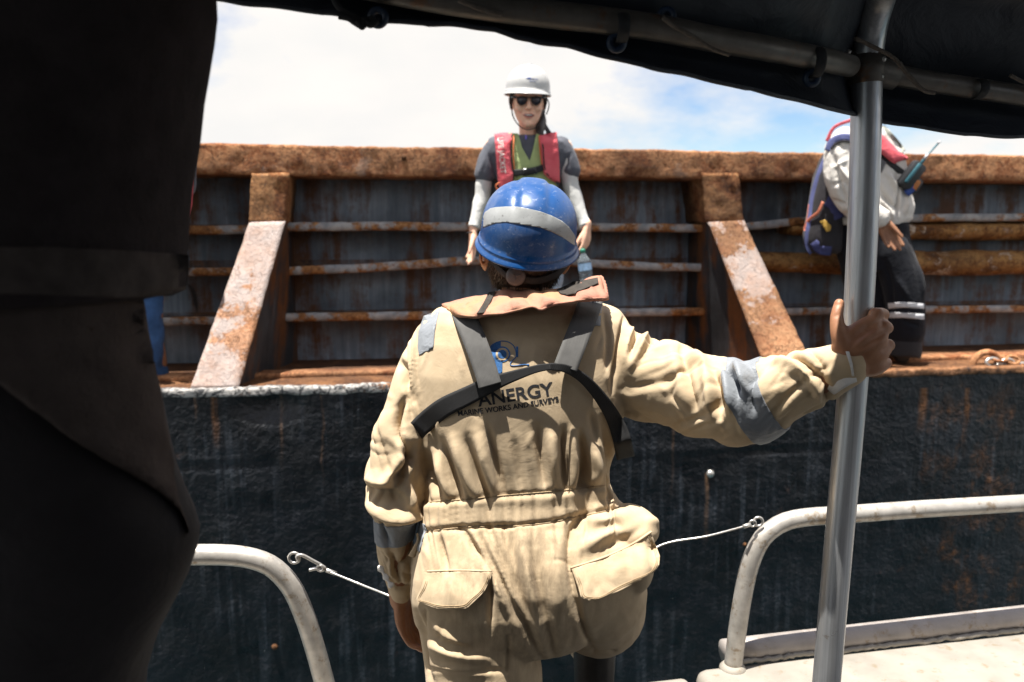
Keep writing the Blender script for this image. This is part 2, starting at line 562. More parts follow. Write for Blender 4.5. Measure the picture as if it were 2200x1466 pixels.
# ------------------------------------------------------------------ materials of the setting
def rust_mat(name, dark=(0.055, 0.02, 0.010), mid=(0.27, 0.092, 0.026), light=(0.47, 0.245, 0.10), shift=0.0, paint=None, pcov=0.5, grime=0.0):
    m = M(name, 0.85, 0, 0.3)
    a = m.noise(5.5, 9, 0.68, dist=0.5); b = m.noise(42, 6, 0.7); c = m.noise(1.7, 4, 0.5)
    f = m.math('ADD', m.math('MULTIPLY', a, 0.62), m.math('MULTIPLY', b, 0.38))
    col = m.ramp(f, [(0.34 + shift, dark), (0.45 + shift, mid), (0.55 + shift, light), (0.66 + shift, mid)])
    col = m.mix(m.ramp(c, [(0.42, 0.0), (0.62, 0.55)]), col, dark)
    col = m.mix(m.ramp(m.noise(90, 4, 0.7), [(0.55, 0.0), (0.68, 0.7)]), col, (0.03, 0.014, 0.010))
    h = m.math('ADD', m.math('MULTIPLY', a, 0.6), m.math('MULTIPLY', b, 0.5))
    p = m.bump(h, 0.8, 0.018)
    fl_ = m.noise(13, 9, 0.72, dist=0.3)
    p = m.bump(m.ramp(fl_, [(0.47, 0.0), (0.49, 1.0), (0.56, 1.0), (0.575, 0.3)]), 0.7, 0.005, p)
    p = m.bump(m.noise(120, 5, 0.7), 0.8, 0.004, p)
    col = m.mix(m.ramp(fl_, [(0.455, 0.0), (0.475, 0.75), (0.495, 0.0)]), col, (0.035, 0.015, 0.009))
    col = m.mix(m.ramp(m.noise(4.4, 8, 0.7), [(0.62, 0.0), (0.68, 0.45)]), col, (0.36, 0.27, 0.21))
    if paint:
        msk = m.ramp(m.math('ADD', m.math('MULTIPLY', m.noise(3.6, 8, 0.62, dist=0.3), 0.75), m.math('MULTIPLY', b, 0.25)), [(pcov - 0.015, 1.0), (pcov + 0.02, 0.0)])
        pc = m.mix(m.ramp(m.noise(8, 6, 0.7), [(0.4, 0.0), (0.75, 0.8)]), paint, tuple(0.45 * x + 0.55 * y for x, y in zip(paint, (0.42, 0.19, 0.08))))
        col = m.mix(msk, col, pc)
    m.color(col)
    return m.m

RUST = rust_mat('rust', dark=(0.04, 0.016, 0.009), mid=(0.27, 0.095, 0.034), light=(0.49, 0.245, 0.115))
RUST_POST = rust_mat('rust_post', dark=(0.045, 0.018, 0.010), mid=(0.27, 0.10, 0.034), light=(0.46, 0.24, 0.105), shift=-0.01)
RUST_DARK = rust_mat('rust_dark', dark=(0.02, 0.01, 0.007), mid=(0.10, 0.04, 0.016), light=(0.2, 0.09, 0.035))
STRUT_PALE = rust_mat('strut_pale', mid=(0.33, 0.15, 0.07), light=(0.45, 0.25, 0.15), paint=(0.40, 0.335, 0.31), pcov=0.515)
STRUT_RUST = rust_mat('strut_rust', mid=(0.36, 0.16, 0.075), light=(0.46, 0.25, 0.13), paint=(0.36, 0.30, 0.275), pcov=0.465)
RUST_PALE = rust_mat('rust_pale', dark=(0.03, 0.013, 0.008), mid=(0.20, 0.08, 0.02), light=(0.40, 0.21, 0.07), paint=(0.5, 0.42, 0.33), pcov=0.435)

def streak_paint(name, base, base2, rustc=(0.16, 0.06, 0.02), cov=0.60, rough=0.55, drip=1.0, levels=()):
    m = M(name, rough, 0, 0.4)
    v = m.map((26, 26, 1.6)); v2 = m.map((7, 7, 0.9))
    a = m.noise(1.0, 7, 0.6, v); b = m.noise(1.0, 6, 0.6, v2)
    col = m.ramp(a, [(0.3, base), (0.62, base2), (0.72, tuple(1.5 * x for x in base2))])
    col = m.mix(m.ramp(m.noise(2.3, 5), [(0.42, 0.0), (0.66, 0.75)]), col, tuple(0.35 * x for x in base))
    r = m.ramp(m.math('ADD', m.math('MULTIPLY', b, 0.7), m.math('MULTIPLY', m.noise(9, 7, 0.7), 0.3)), [(cov - 0.05, 0.0), (cov + 0.05, 1.0)])
    rc = m.mix(m.noise(30, 5, 0.7), rustc, tuple(0.28 * x for x in rustc))
    m.color(m.mix(m.math('MULTIPLY', r, drip), col, rc))
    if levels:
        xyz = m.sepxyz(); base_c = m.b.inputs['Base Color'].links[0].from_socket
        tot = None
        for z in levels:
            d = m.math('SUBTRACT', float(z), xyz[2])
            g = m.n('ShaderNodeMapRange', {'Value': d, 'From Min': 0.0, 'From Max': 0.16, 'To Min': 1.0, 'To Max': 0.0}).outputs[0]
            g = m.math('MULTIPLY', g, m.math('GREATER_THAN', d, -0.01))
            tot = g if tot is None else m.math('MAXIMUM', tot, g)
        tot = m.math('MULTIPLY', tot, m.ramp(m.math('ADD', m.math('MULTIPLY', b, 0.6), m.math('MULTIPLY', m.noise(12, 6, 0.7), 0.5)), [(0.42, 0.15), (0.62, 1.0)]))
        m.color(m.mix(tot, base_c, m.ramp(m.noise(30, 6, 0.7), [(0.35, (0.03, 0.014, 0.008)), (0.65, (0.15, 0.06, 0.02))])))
    p = m.bump(m.noise(6, 5), 0.35, 0.02)
    m.bump(m.noise(80, 5, 0.7), 0.4, 0.004, p)
    return m

# stringers: paint that survives on the edge, rust under it
def stringer_mat():
    m = M('stringer', 0.7, 0, 0.35)
    f = m.noise(7, 8, 0.65); g = m.noise(38, 5, 0.7)
    rc = m.ramp(g, [(0.3, (0.05, 0.022, 0.01)), (0.5, (0.24, 0.1, 0.03)), (0.7, (0.42, 0.22, 0.09))])
    pc = m.ramp(m.noise(20, 4), [(0.35, (0.19, 0.20, 0.21)), (0.65, (0.36, 0.345, 0.335))])
    m.color(m.mix(m.ramp(f, [(0.485, 0.0), (0.555, 1.0)]), pc, rc))
    m.bump(m.noise(60, 6, 0.7), 0.7, 0.006)
    return m.m
STRINGER = stringer_mat()

def hull_mat():
    m = M('hull_black_paint', 0.42, 0, 0.42)
    xyz = m.sepxyz()
    a = m.noise(1.0, 7, 0.6, m.map((32, 32, 1.5))); b = m.noise(1.0, 8, 0.7, m.map((5, 5, 1.6)))
    col = m.ramp(m.noise(3, 6, 0.6), [(0.3, (0.0035, 0.004, 0.005)), (0.7, (0.009, 0.011, 0.015))])
    # pale runs below the lip, thinning out downwards
    zf = m.ramp(m.math('MULTIPLY_ADD', xyz[2], 0.75), [(0.0, 0.0), (1.0, 1.0)])
    st = m.math('MULTIPLY', m.ramp(a, [(0.50, 0.0), (0.66, 1.0)]), m.ramp(m.noise(2.2, 4), [(0.42, 0.0), (0.64, 0.6)]))
    col = m.mix(st, col, (0.055, 0.065, 0.08))
    # rust runs, most of them towards one end
    xr = m.ramp(m.math('MULTIPLY_ADD', xyz[0], 0.42), [(0.62, 0.02), (1.0, 0.85)])
    xm = m.n('ShaderNodeMapRange', {'Value': xyz[0], 'From Min': 1.5, 'From Max': 3.0, 'To Min': 0.0, 'To Max': 0.11}).outputs[0]
    rr = m.math('ADD', m.math('ADD', m.math('MULTIPLY', b, 0.5), m.math('MULTIPLY', m.noise(4.2, 8, 0.7), 0.5)), xm)
    col = m.mix(m.ramp(rr, [(0.60, 0.0), (0.70, 0.75)]), col, m.ramp(m.noise(22, 7, 0.75), [(0.38, (0.012, 0.007, 0.005)), (0.5, (0.055, 0.024, 0.010)), (0.66, (0.17, 0.068, 0.018))]))
    # a few rust runs bleeding from under the lip
    for px, w_, ln in ((462, .022, .30), (600, .012, .42), (420, .010, .16), (690, .008, .5), (1450, .012, .6), (1525, .016, .42), (1640, .010, .3), (1985, .03, .25), (2080, .02, .4)):
        q = on_plane(px, 850, 3.95, 0.149); zt = float(on_plane(px, 838, 3.95, 0.149)[2]) if px != 1525 else float(on_plane(px, 1020, 3.95, 0.149)[2])
        wob = m.math('MULTIPLY', m.math('SUBTRACT', m.noise(5.0, 3), 0.5), 0.05)
        dx = m.math('ABSOLUTE', m.math('ADD', m.math('SUBTRACT', xyz[0], float(q[0])), wob))
        gx_ = m.n('ShaderNodeMapRange', {'Value': dx, 'From Min': w_ * .2, 'From Max': w_, 'To Min': 1.0, 'To Max': 0.0}).outputs[0]
        dz = m.math('SUBTRACT', zt, xyz[2])
        gz_ = m.math('MULTIPLY', m.n('ShaderNodeMapRange', {'Value': dz, 'From Min': 0.0, 'From Max': ln, 'To Min': 1.0, 'To Max': 0.0}).outputs[0], m.math('GREATER_THAN', dz, -0.01))
        col = m.mix(m.math('MULTIPLY', m.math('MULTIPLY', gx_, gz_), m.ramp(a, [(0.36, 0.15), (0.58, 0.95)])), col, (0.20, 0.078, 0.018) if px in (462, 1985, 2080) else (0.11, 0.062, 0.034))
    m.color(col)
    m.rough(m.ramp(m.noise(9, 5), [(0.3, 0.24), (0.7, 0.5)]))
    p = m.bump(m.noise(11, 4, 0.6), 0.5, 0.02)
    p = m.bump(m.ramp(m.noise(36, 4, 0.6), [(0.30, 0.0), (0.75, 1.0)]), 0.55, 0.008, p)
    m.bump(m.noise(110, 3, 0.6), 0.3, 0.003, p)
    return m.m
HULL = hull_mat()

def lip_mat():
    m = M('chipped_lip', 0.6, 0, 0.4)
    xyz = m.sepxyz()
    xm = m.n('ShaderNodeMapRange', {'Value': xyz[0], 'From Min': -1.2, 'From Max': 1.9, 'To Min': 0.08, 'To Max': -0.14}).outputs[0]
    f = m.math('ADD', m.math('ADD', m.math('MULTIPLY', m.noise(30, 7, 0.7), 0.6), m.math('MULTIPLY', m.noise(6, 4), 0.4)), xm)
    rc = m.ramp(m.noise(24, 5, 0.7), [(0.35, (0.03, 0.015, 0.01)), (0.5, (0.2, 0.085, 0.03)), (0.7, (0.4, 0.2, 0.1))])
    m.color(m.mix(m.ramp(f, [(0.47, 0.0), (0.52, 1.0)]), rc, m.mix(m.ramp(m.noise(26, 7, 0.75, dist=0.5), [(0.47, 0.0), (0.54, 1.0)]), (0.035, 0.036, 0.04), (0.46, 0.44, 0.415))))
    m.bump(m.noise(45, 6, 0.75), 1.0, 0.015)
    return m.m
LIP = lip_mat()

def metal_mat(name, col, rough, metal, scale=(60, 60, 3), streak=0.25, pits=0.3, dirt=(0.2, 0.15, 0.1), dirtcov=0.64):
    m = M(name, rough, metal, 0.5)
    a = m.noise(1.0, 6, 0.6, m.map(scale))
    lo = tuple(c * (1 - streak) for c in col); hi = tuple(min(1, c * (1 + streak)) for c in col)
    c = m.ramp(a, [(0.3, lo), (0.7, hi)])
    d = m.ramp(m.noise(22, 8, 0.72), [(dirtcov - 0.03, 0.0), (dirtcov + 0.05, 0.8)])
    m.color(m.mix(d, c, dirt))
    m.rough(m.ramp(m.noise(14, 6), [(0.3, rough * 0.75), (0.7, min(1, rough * 1.3))]))
    p = m.bump(m.noise(240, 4, 0.7), pits * 0.3, 0.001)
    m.bump(m.noise(35, 5), pits * 0.3, 0.003, p)
    return m.m
POLE = metal_mat('pole_alloy', (0.50, 0.51, 0.525), 0.36, 0.7, (260, 260, 1.2), 0.22, 0.2, (0.25, 0.2, 0.16), 0.68)
RAILM = metal_mat('rail_alloy', (0.42, 0.395, 0.36), 0.42, 0.4, (30, 30, 30), 0.2, 0.7, (0.22, 0.16, 0.10), 0.57)
GUNM = metal_mat('gunwale_alloy', (0.25, 0.228, 0.195), 0.6, 0.1, (7, 7, 7), 0.12, 0.8, (0.20, 0.155, 0.10), 0.60)
PIPEM = metal_mat('rub_pipe', (0.30, 0.27, 0.25), 0.5, 0.3, (14, 14, 14), 0.2, 0.7, (0.22, 0.16, 0.1), 0.6)
OLDPIPE = metal_mat('old_pipe', (0.13, 0.115, 0.10), 0.42, 0.4, (40, 40, 40), 0.2, 0.8, (0.16, 0.08, 0.04), 0.60)
STEEL = metal_mat('steel_fitting', (0.55, 0.53, 0.5), 0.35, 0.8, (60, 60, 60), 0.2, 0.4)
ROPE = plain('rope', (0.13, 0.105, 0.085), 0.9, 0, 0.3, 160, 0.6)
BLACKTIE = plain('black_webbing', (0.015, 0.015, 0.017), 0.8, 0, 0.3, 200, 0.4)

def canopy_mat():
    m = M('canopy_vinyl', 0.5, 0, 0.45)
    m.color(m.ramp(m.noise(5, 6), [(0.3, (0.013, 0.016, 0.023)), (0.7, (0.027, 0.032, 0.044))]))
    p = m.bump(m.noise(9, 5, 0.6, dist=0.8), 0.35, 0.02)
    m.bump(m.noise(500, 2), 0.15, 0.0008, p)
    return m.m
CANOPY = canopy_mat()

# ------------------------------------------------------------------ water
def water_mat():
    m = M('sea_water', 0.06, 0, 0.5)
    m.color((0.01, 0.035, 0.045))
    p = m.bump(m.noise(1.6, 6, 0.6), 0.6, 0.12)
    m.bump(m.noise(9, 4), 0.35, 0.03, p)
    return m.m
n_ = 60
gx = np.sign(np.linspace(-1, 1, n_)) * np.abs(np.linspace(-1, 1, n_)) ** 4 * 3000
V = np.array([(x, y, 0) for y in gx for x in gx])
Fq = [(i * n_ + j, i * n_ + j + 1, (i + 1) * n_ + j + 1, (i + 1) * n_ + j) for i in range(n_ - 1) for j in range(n_ - 1)]
o = mesh('sea_water', V, Fq, water_mat()); tag(o, 'dark green sea water between the launch and the barge', None, kind='structure')

# ------------------------------------------------------------------ the barge
S1 = 0.149
PH = math.atan(S1); CP = math.cos(PH)
U = np.array([math.cos(PH), math.sin(PH), 0]); NB = np.array([-math.sin(PH), math.cos(PH), 0])
def W(a, Y0, z):
    return np.outer(np.atleast_1d(a), U) + np.outer(np.broadcast_to(np.atleast_1d(Y0), np.shape(np.atleast_1d(a))) * CP, NB) + np.outer(np.broadcast_to(np.atleast_1d(z), np.shape(np.atleast_1d(a))), [0, 0, 1])
def az(px, py, Y0):
    p = on_plane(px, py, Y0, S1)
    return float(p @ U), float(p[2])
YR, YP, YH, YS, YF = 4.50, 4.85, 3.95, 4.62, 4.03
z_top = az(1100, 318, YR)[1]; z_rail = az(1100, 381, YR)[1]
z_deck = az(1100, 820, YH)[1] - 0.012
A0, A1 = -9.0, 13.0

barge = thing('barge', 'black steel barge with a rusty ribbed bulwark moored alongside the launch', 'barge', W(0, YH, 0)[0])

def sweep_prof(prof, aa, namp=0.0, nscale=8.0, cap=True, zoff=None, yoff=None):
    """prof: list of (Y0, z); aa: stations along the barge"""
    rings = []
    for k, a in enumerate(aa):
        dz = zoff[k] if zoff is not None else 0; dy = yoff[k] if yoff is not None else 0
        rings.append(np.vstack([W(a, y + dy, z + dz) for y, z in prof]))
    V, Fs = loft(rings, cap=cap)
    if namp: V = grid_noise(V, Fs, namp, nscale)
    return V, Fs

def rounded_prof(y0, y1, z0, z1, r, k=4, n=6):
    """closed rounded rectangle in (Y0, z)"""
    P = []
    for cy, cz, a0 in ((y0 + r, z0 + r, 180), (y1 - r, z0 + r, 270), (y1 - r, z1 - r, 0), (y0 + r, z1 - r, 90)):
        for i in range(k + 1):
            a = math.radians(a0 + 90 * i / k); P.append((cy + r * math.cos(a), cz + r * math.sin(a)))
    Q = []
    for i in range(len(P)):
        a, b = np.array(P[i]), np.array(P[(i + 1) % len(P)])
        m = max(1, int(np.linalg.norm(b - a) / 0.03))
        for j in range(m): Q.append(tuple(a + (b - a) * j / m))
    return Q

fine = np.r_[np.linspace(A0, -2.4, 14), np.arange(-2.36, 3.6, 0.02), np.linspace(3.64, A1, 20)]
rough_y = fbm(np.stack([fine * 1.1, fine * 0, fine * 0], 1), 3) * 0.014
V, Fs = sweep_prof(rounded_prof(YR, YP + 0.05, z_rail, z_top, 0.016), fine, 0.010, 20, zoff=fbm(np.stack([fine * 2.5, fine * 0 + 5, fine * 0], 1), 4) * 0.006, yoff=rough_y)
mesh('top_rail', V, Fs, RUST, barge)

# plate behind the ribs, dented between them
aa = np.r_[np.linspace(A0, -2.4, 12), np.arange(-2.3, 3.6, 0.04), np.linspace(3.7, A1, 16)]
zz = np.linspace(z_deck - 0.02, z_rail + 0.05, 40)
V = np.vstack([W(np.full(len(zz), a), YP, zz) for a in aa])
dn = fbm(V * np.array([2.2, 2.2, 3.5]), 3) * 0.022
V = V + np.outer(dn, NB)
m_ = len(zz)
Fq = [(i * m_ + j, (i + 1) * m_ + j, (i + 1) * m_ + j + 1, i * m_ + j + 1) for i in range(len(aa) - 1) for j in range(m_ - 1)]
nV = len(V); Vb = V + np.outer(np.full(nV, 0.05), NB)
Fq = Fq + [tuple(k + nV for k in q[::-1]) for q in Fq]
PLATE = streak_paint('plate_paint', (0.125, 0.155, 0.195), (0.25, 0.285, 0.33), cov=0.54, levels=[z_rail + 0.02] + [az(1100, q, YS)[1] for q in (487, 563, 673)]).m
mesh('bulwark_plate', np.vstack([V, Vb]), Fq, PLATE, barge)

# deck and hull
V = np.vstack([W(np.full(12, a), np.linspace(YH + 0.01, YP + 0.01, 12), z_deck) for a in fine])
V[:, 2] += fbm(V * 5, 4) * 0.008
Fq = [(i * 12 + j, (i + 1) * 12 + j, (i + 1) * 12 + j + 1, i * 12 + j + 1) for i in range(len(fine) - 1) for j in range(11)]
mesh('side_deck', V, Fq, RUST_DARK, barge)
aa = np.r_[np.linspace(A0, -2.3, 10), np.arange(-2.25, 3.3, 0.022), np.linspace(3.4, A1, 16)]
zz = np.r_[np.linspace(z_deck - 0.015, z_deck - 1.75, 76), np.linspace(z_deck - 1.85, -0.6, 6)]
V = np.vstack([W(np.full(len(zz), a), YH, zz) for a in aa])
hz = fbm(V * 9.0, 3) * 0.006 + fbm(V * np.array([0.9, 0.9, 1.3]), 2) * 0.018 + fbm(V * 34.0, 2) * 0.0022
sx, sz = pix(V)
# the welded plate seam and one pushed-in dent
wz = az(500, 1000, YH)[1]; wz2 = az(1900, 962, YH)[1]
seam = np.interp(V @ U, [az(400, 1000, YH)[0], az(1900, 962, YH)[0]], [wz, wz2])
q = V[:, 2] - seam
hz = hz - 0.010 * np.exp(-(q / 0.007) ** 2) + 0.006 * np.exp(-((q - 0.016) / 0.008) ** 2)
da, dz_ = az(580, 868, YH)
r_ = np.hypot((V @ U - da) / 0.2, (V[:, 2] - dz_) / 0.115)
hz = hz - 0.045 * np.clip(1 - r_ ** 2, 0, 1) ** 1.5
V = V - np.outer(hz, NB)
m_ = len(zz)
Fq = [(i * m_ + j, i * m_ + j + 1, (i + 1) * m_ + j + 1, (i + 1) * m_ + j) for i in range(len(aa) - 1) for j in range(m_ - 1)]
mesh('hull_side', V, Fq, HULL, barge); HULLB = bvh_of(V, Fq)
# the far body of the barge so that it is solid from elsewhere
q = [W(A0, YH + 0.06, 0)[0], W(A1, YH + 0.06, 0)[0], W(A1, YH + 9, 0)[0], W(A0, YH + 9, 0)[0]]
V = [list(p[:2]) + [-0.6] for p in q] + [list(p[:2]) + [z_deck - 0.03] for p in q]
mesh('hull_body', V, [(0, 1, 2, 3), (4, 7, 6, 5), (0, 4, 5, 1), (1, 5, 6, 2), (2, 6, 7, 3), (3, 7, 4, 0)], HULL, barge, smooth=False)

# raised chipped lip along the deck edge
lipz = fbm(np.stack([fine * 7, fine * 0, fine * 0], 1), 4) * 0.008
V, Fs = sweep_prof(rounded_prof(YH - 0.012, YH + 0.05, z_deck - 0.022, z_deck + 0.018, 0.010, 3), fine, 0.008, 34, zoff=lipz)
mesh('deck_lip', V, Fs, LIP, barge)
# low rusty foot bar on the deck
ft = az(900, 795, 4.28)[1]
V, Fs = sweep_prof(rounded_prof(4.28, 4.40, z_deck - 0.01, ft, 0.012, 3), fine, 0.006, 22, zoff=fbm(np.stack([fine * 4, fine * 0 + 2, fine * 0], 1), 4) * 0.006)
mesh('foot_bar', V, Fs, RUST_PALE if False else RUST, barge)

def stringer(line, y0=YS, h=0.038, mat=STRINGER, name='stringer', n=60, droop=0.0):
    az_ = np.array([az(px, py, y0) for px, py in line])
    A = np.linspace(az_[0, 0], az_[-1, 0], n)
    zc = spline(az_, 300); zc = np.interp(A, zc[:, 0], zc[:, 1])
    zc = zc + fbm(np.stack([A * 9, A * 0 + line[0][1], A * 0], 1), 3) * 0.003
    # flat shelf back to the plate with a bulb on its outer edge
    prof = [(0.0, -h / 2), (0.012, -h * 0.75), (0.03, -h * 0.55), (0.045, -0.010), (YP - y0 + 0.02, -0.010), (YP - y0 + 0.02, 0.004), (0.045, 0.004), (0.03, h * 0.45), (0.012, h * 0.55), (0.0, h / 2), (-0.004, 0.0)]
    rings = [np.vstack([W(A[k], y0 + y, zc[k] + z) for y, z in prof]) for k in range(n)]
    V, Fs = loft(rings); V = grid_noise(V, Fs, 0.004, 30)
    return mesh(name, V, Fs, mat, barge)
# middle bay
stringer([(598, 487), (800, 485), (1000, 486), (1250, 487), (1530, 490)])
stringer([(598, 582), (700, 578), (800, 574), (900, 567), (1000, 560), (1120, 557), (1280, 566), (1400, 572), (1540, 574)])
stringer([(598, 682), (800, 679), (1000, 676), (1280, 672), (1556, 668)])
# left bay
stringer([(-500, 500), (200, 495), (560, 492)])
stringer([(-500, 590), (200, 586), (560, 582)], h=0.034)
stringer([(-500, 700), (200, 692), (560, 687)])
# right bay
stringer([(1590, 487), (1650, 482), (1740, 473), (1900, 468), (2300, 466), (2900, 465)], mat=STRINGER)
stringer([(1600, 672), (1800, 667), (2100, 664), (2900, 660)])
# two stringers of the right bay are pushed over into fat rusty rolls
def roll(line, y0, r0, r1, mat):
    az_ = np.array([az(px, py, y0) for px, py in line]); n = 90
    A = np.linspace(az_[0, 0], az_[-1, 0], n); z = spline(az_, 300); z = np.interp(A, z[:, 0], z[:, 1])
    rr = np.interp(np.linspace(0, 1, n), [0, 0.25, 1], [r0, r1, r1]) * (1 + 0.10 * fbm(np.stack([A * 5, A * 0, A * 0 + 3], 1), 3))
    th = np.linspace(0, 2 * math.pi, 22, endpoint=False)
    rings = []
    for k in range(n):
        prof = [(y0 + 0.10 - (0.14 if math.cos(t) > 0 else 0.17) * math.cos(t), z[k] + rr[k] * math.sin(t)) for t in th]
        rings.append(np.vstack([W(A[k], y, zz_) for y, zz_ in prof]))
    V, Fs = loft(rings); V = grid_noise(V, Fs, 0.012, 9)
    return mesh('buckled_stringer', V, Fs, mat, barge)
tag(roll([(1700, 492), (1800, 496), (2000, 497), (2300, 497), (2900, 497)], YS + 0.03, 0.03, 0.062, RUST_PALE), 'stringer buckled into a fat rusty roll')
tag(roll([(1610, 560), (1700, 566), (1900, 568), (2200, 566), (2900, 566)], YS + 0.0, 0.055, 0.080, RUST_PALE), 'stringer buckled into a fat rusty roll')

def slab(quad_pts, thick, nu, nv, namp, nscale, name, mat, parent, dirn=None):
    """quad_pts: 4 world corners (tl, tr, br, bl); thickness goes away from the camera"""
    tl, tr, br, bl = [np.asarray(p, float) for p in quad_pts]
    d = dirn if dirn is not None else NB
    def P(u, v): return (tl * (1 - u) + tr * u) * (1 - v) + (bl * (1 - u) + br * u) * v
    rings = []
    for j in range(nv + 1):
        v = j / nv; row = []
        for i in range(nu + 1): row.append(P(i / nu, v))
        for i in range(nu, -1, -1): row.append(P(i / nu, v) + d * thick)
        rings.append(np.array(row))
    V, Fs = loft(rings); V = grid_noise(V, Fs, namp, nscale)
    return mesh(name, V, Fs, mat, parent)

def bracket(px_post, px_flange, mat_flange, yf):
    """px_post: (xl_top, xr_top, y_top, xl_bot, xr_bot, y_bot); px_flange: corners"""
    a = px_post
    P = lambda x, y, Y0: on_plane(x, y, Y0, S1)
    post = slab([P(a[0], a[2], YR - 0.002), P(a[1], a[2], YR - 0.002), P(a[4], a[5], YR - 0.002), P(a[3], a[5], YR - 0.002)], 0.36, 9, 14, 0.010, 22, 'post', RUST_POST, barge)
    b = px_flange
    tl, tr = P(b[0][0], b[0][1], YR - 0.03), P(b[1][0], b[1][1], YR - 0.03)
    br, bl = P(b[2][0], b[2][1], yf), P(b[3][0], b[3][1], yf)
    fl = slab([tl, tr, br, bl], 0.022, 8, 34, 0.006, 20, 'strut', mat_flange, barge)
    # web plate standing behind the strut, from it back to the bulwark
    mtop = tl * 0.5 + tr * 0.5; mbot = bl * 0.5 + br * 0.5
    wv = []
    for sgn in (-0.085, 0.085):
        for p in (mtop, mbot):
            q = p + U * sgn + NB * 0.015
            back = W(q @ U, YP + 0.01, q[2])[0]
            if p is mbot:
                tq = mtop + U * sgn; back = W(tq @ U, YP + 0.01, q[2])[0]
            wv += [q, back]
    # 0 tf 1 tb 2 bf 3 bb | 4..7
    V = np.array(wv); Fs = [(0, 1, 3, 2), (4, 6, 7, 5), (0, 2, 6, 4), (1, 5, 7, 3), (0, 4, 5, 1), (2, 3, 7, 6)]
    mesh('web_plate', V, Fs, WEB, barge, smooth=False)
WEB = streak_paint('web_paint', (0.02, 0.022, 0.026), (0.05, 0.052, 0.058), (0.17, 0.065, 0.02), cov=0.52).m
bracket((540, 622, 372, 534, 614, 480), [(536, 478), (613, 475), (512, 836), (408, 838)], STRUT_PALE, YF)
bracket((1508, 1586, 372, 1520, 1598, 478), [(1523, 478), (1598, 474), (1752, 800), (1652, 806)], STRUT_RUST, YF)

# stud on the rail, lump on the hull
p = on_plane(868, 338, YR - 0.03, S1)
mesh('stud', *tube(np.array([p + NB * 0.05, p, p - NB * 0.004]), [0.014, 0.014, 0.009], 10), RUST_DARK, barge)
for px, py, r in ((1526, 1018, 0.022), (590, 1390, 0.016), (1600, 1170, 0.010)):
    p = np.array(HULLB.ray_cast(Vector(CAM), Vector(ray(px, py)).normalized())[0])
    mesh('weld_lump', *ball(p, (r, r * 0.8, r), 12, 8), STEEL if px == 1526 else RUST_DARK, barge)

# shackle and chain lying on the barge deck
sh = thing('chain', 'rusty shackle and short chain lying on the right end of the barge deck', 'chain', on_plane(2100, 800, 4.15, S1))
t = np.linspace(math.radians(-20), math.radians(200), 22)
c0 = on_plane(2118, 785, 4.12, S1)
P = np.array([c0 + U * 0.085 * math.cos(a) + np.array([0, 0, 1]) * 0.075 * math.sin(a) for a in t])
mesh('shackle', *tube(P, 0.019, 10, up=NB), RUST, sh)
lk = 0.040
for k, (px, py, an) in enumerate([(2132, 779, 0.2), (2148, 772, 1.2), (2164, 781, 0.1), (2182, 784, 1.3), (2198, 790, 0.3), (2216, 788, 1.1), (2234, 784, 0.3), (2252, 788, 1.3), (2150, 786, .9), (2176, 774, .5)]):
    c = on_plane(px, py, 4.10, S1)
    ca, sa = math.cos(an), math.sin(an)
    side = np.array([0, 0, 1]) * ca + NB * sa
    th = np.linspace(0, 2 * math.pi, 18, endpoint=False)
    P = np.array([c + U * lk * math.cos(a) + side * lk * 0.62 * math.sin(a) for a in th])
    mesh('chain_link', *tube(P, 0.0095, 8, up=np.cross(U, side), closed=True), RUST if k % 2 else STEEL, sh)

# ------------------------------------------------------------------ the launch we stand in
S2 = 0.198
def bo(px, py, Y0): return on_plane(px, py, Y0, S2)
DECKM = plain('dark_deck_rubber', (0.035, 0.036, 0.038), 0.85, 0, 0.2, 30, 0.4)
SKYBLOCK = plain('sky_block_grey', (0.10, 0.105, 0.11), 0.6, 0, 0.1, 10, 0.1)
SKYBLOCK_GL = plain('sky_block_glass', (0.01, 0.012, 0.014), 0.08, 0, 0.1, 10, 0)
P2 = math.atan(S2); U2 = np.array([math.cos(P2), math.sin(P2), 0]); N2 = np.array([-math.sin(P2), math.cos(P2), 0])
launch = thing('launch', 'bare metal crew launch with tube guard rails either side of its boarding gap', 'boat', (0, 0.5, 0.2))
YG = 1.85
zg = bo(1572, 1432, YG)[2]                 # top of the gunwale
zd = CZ - 1.62                             # deck
def W2(a, d, z): return U2 * a + N2 * d + np.array([0, 0, z])
dg = YG * math.cos(P2)
# deck sheet and outer hull side
q = [W2(-3, -2.2, zd), W2(4.5, -2.2, zd), W2(4.5, dg - 0.01, zd), W2(-3, dg - 0.01, zd)]
mesh('deck', q, [(0, 1, 2, 3)], DECKM, launch, smooth=False)
# unseen wall with windows, added behind us to block low sky light
q = [W2(-3, -2.2, zd), W2(4.5, -2.2, zd), W2(4.5, -2.2, zd + 2.3), W2(-3, -2.2, zd + 2.3)]
mesh('sky_block_wall', q + [p - N2 * 0.06 for p in q], [(0, 1, 2, 3), (7, 6, 5, 4), (0, 4, 5, 1), (1, 5, 6, 2), (2, 6, 7, 3), (3, 7, 4, 0)], SKYBLOCK, launch, smooth=False)
for a in (-1.6, -0.2, 1.2, 2.6):
    q = [W2(a, -2.195, zd + 1.05), W2(a + 1.0, -2.195, zd + 1.05), W2(a + 1.0, -2.195, zd + 1.75), W2(a, -2.195, zd + 1.75)]
    mesh('sky_block_window', q + [p + N2 * 0.02 for p in q], [(0, 3, 2, 1), (4, 5, 6, 7), (0, 1, 5, 4), (1, 2, 6, 5), (2, 3, 7, 6), (3, 0, 4, 7)], SKYBLOCK_GL, launch, smooth=False)
V, Fs = box((0, 0, 0), (1, 1, 1))
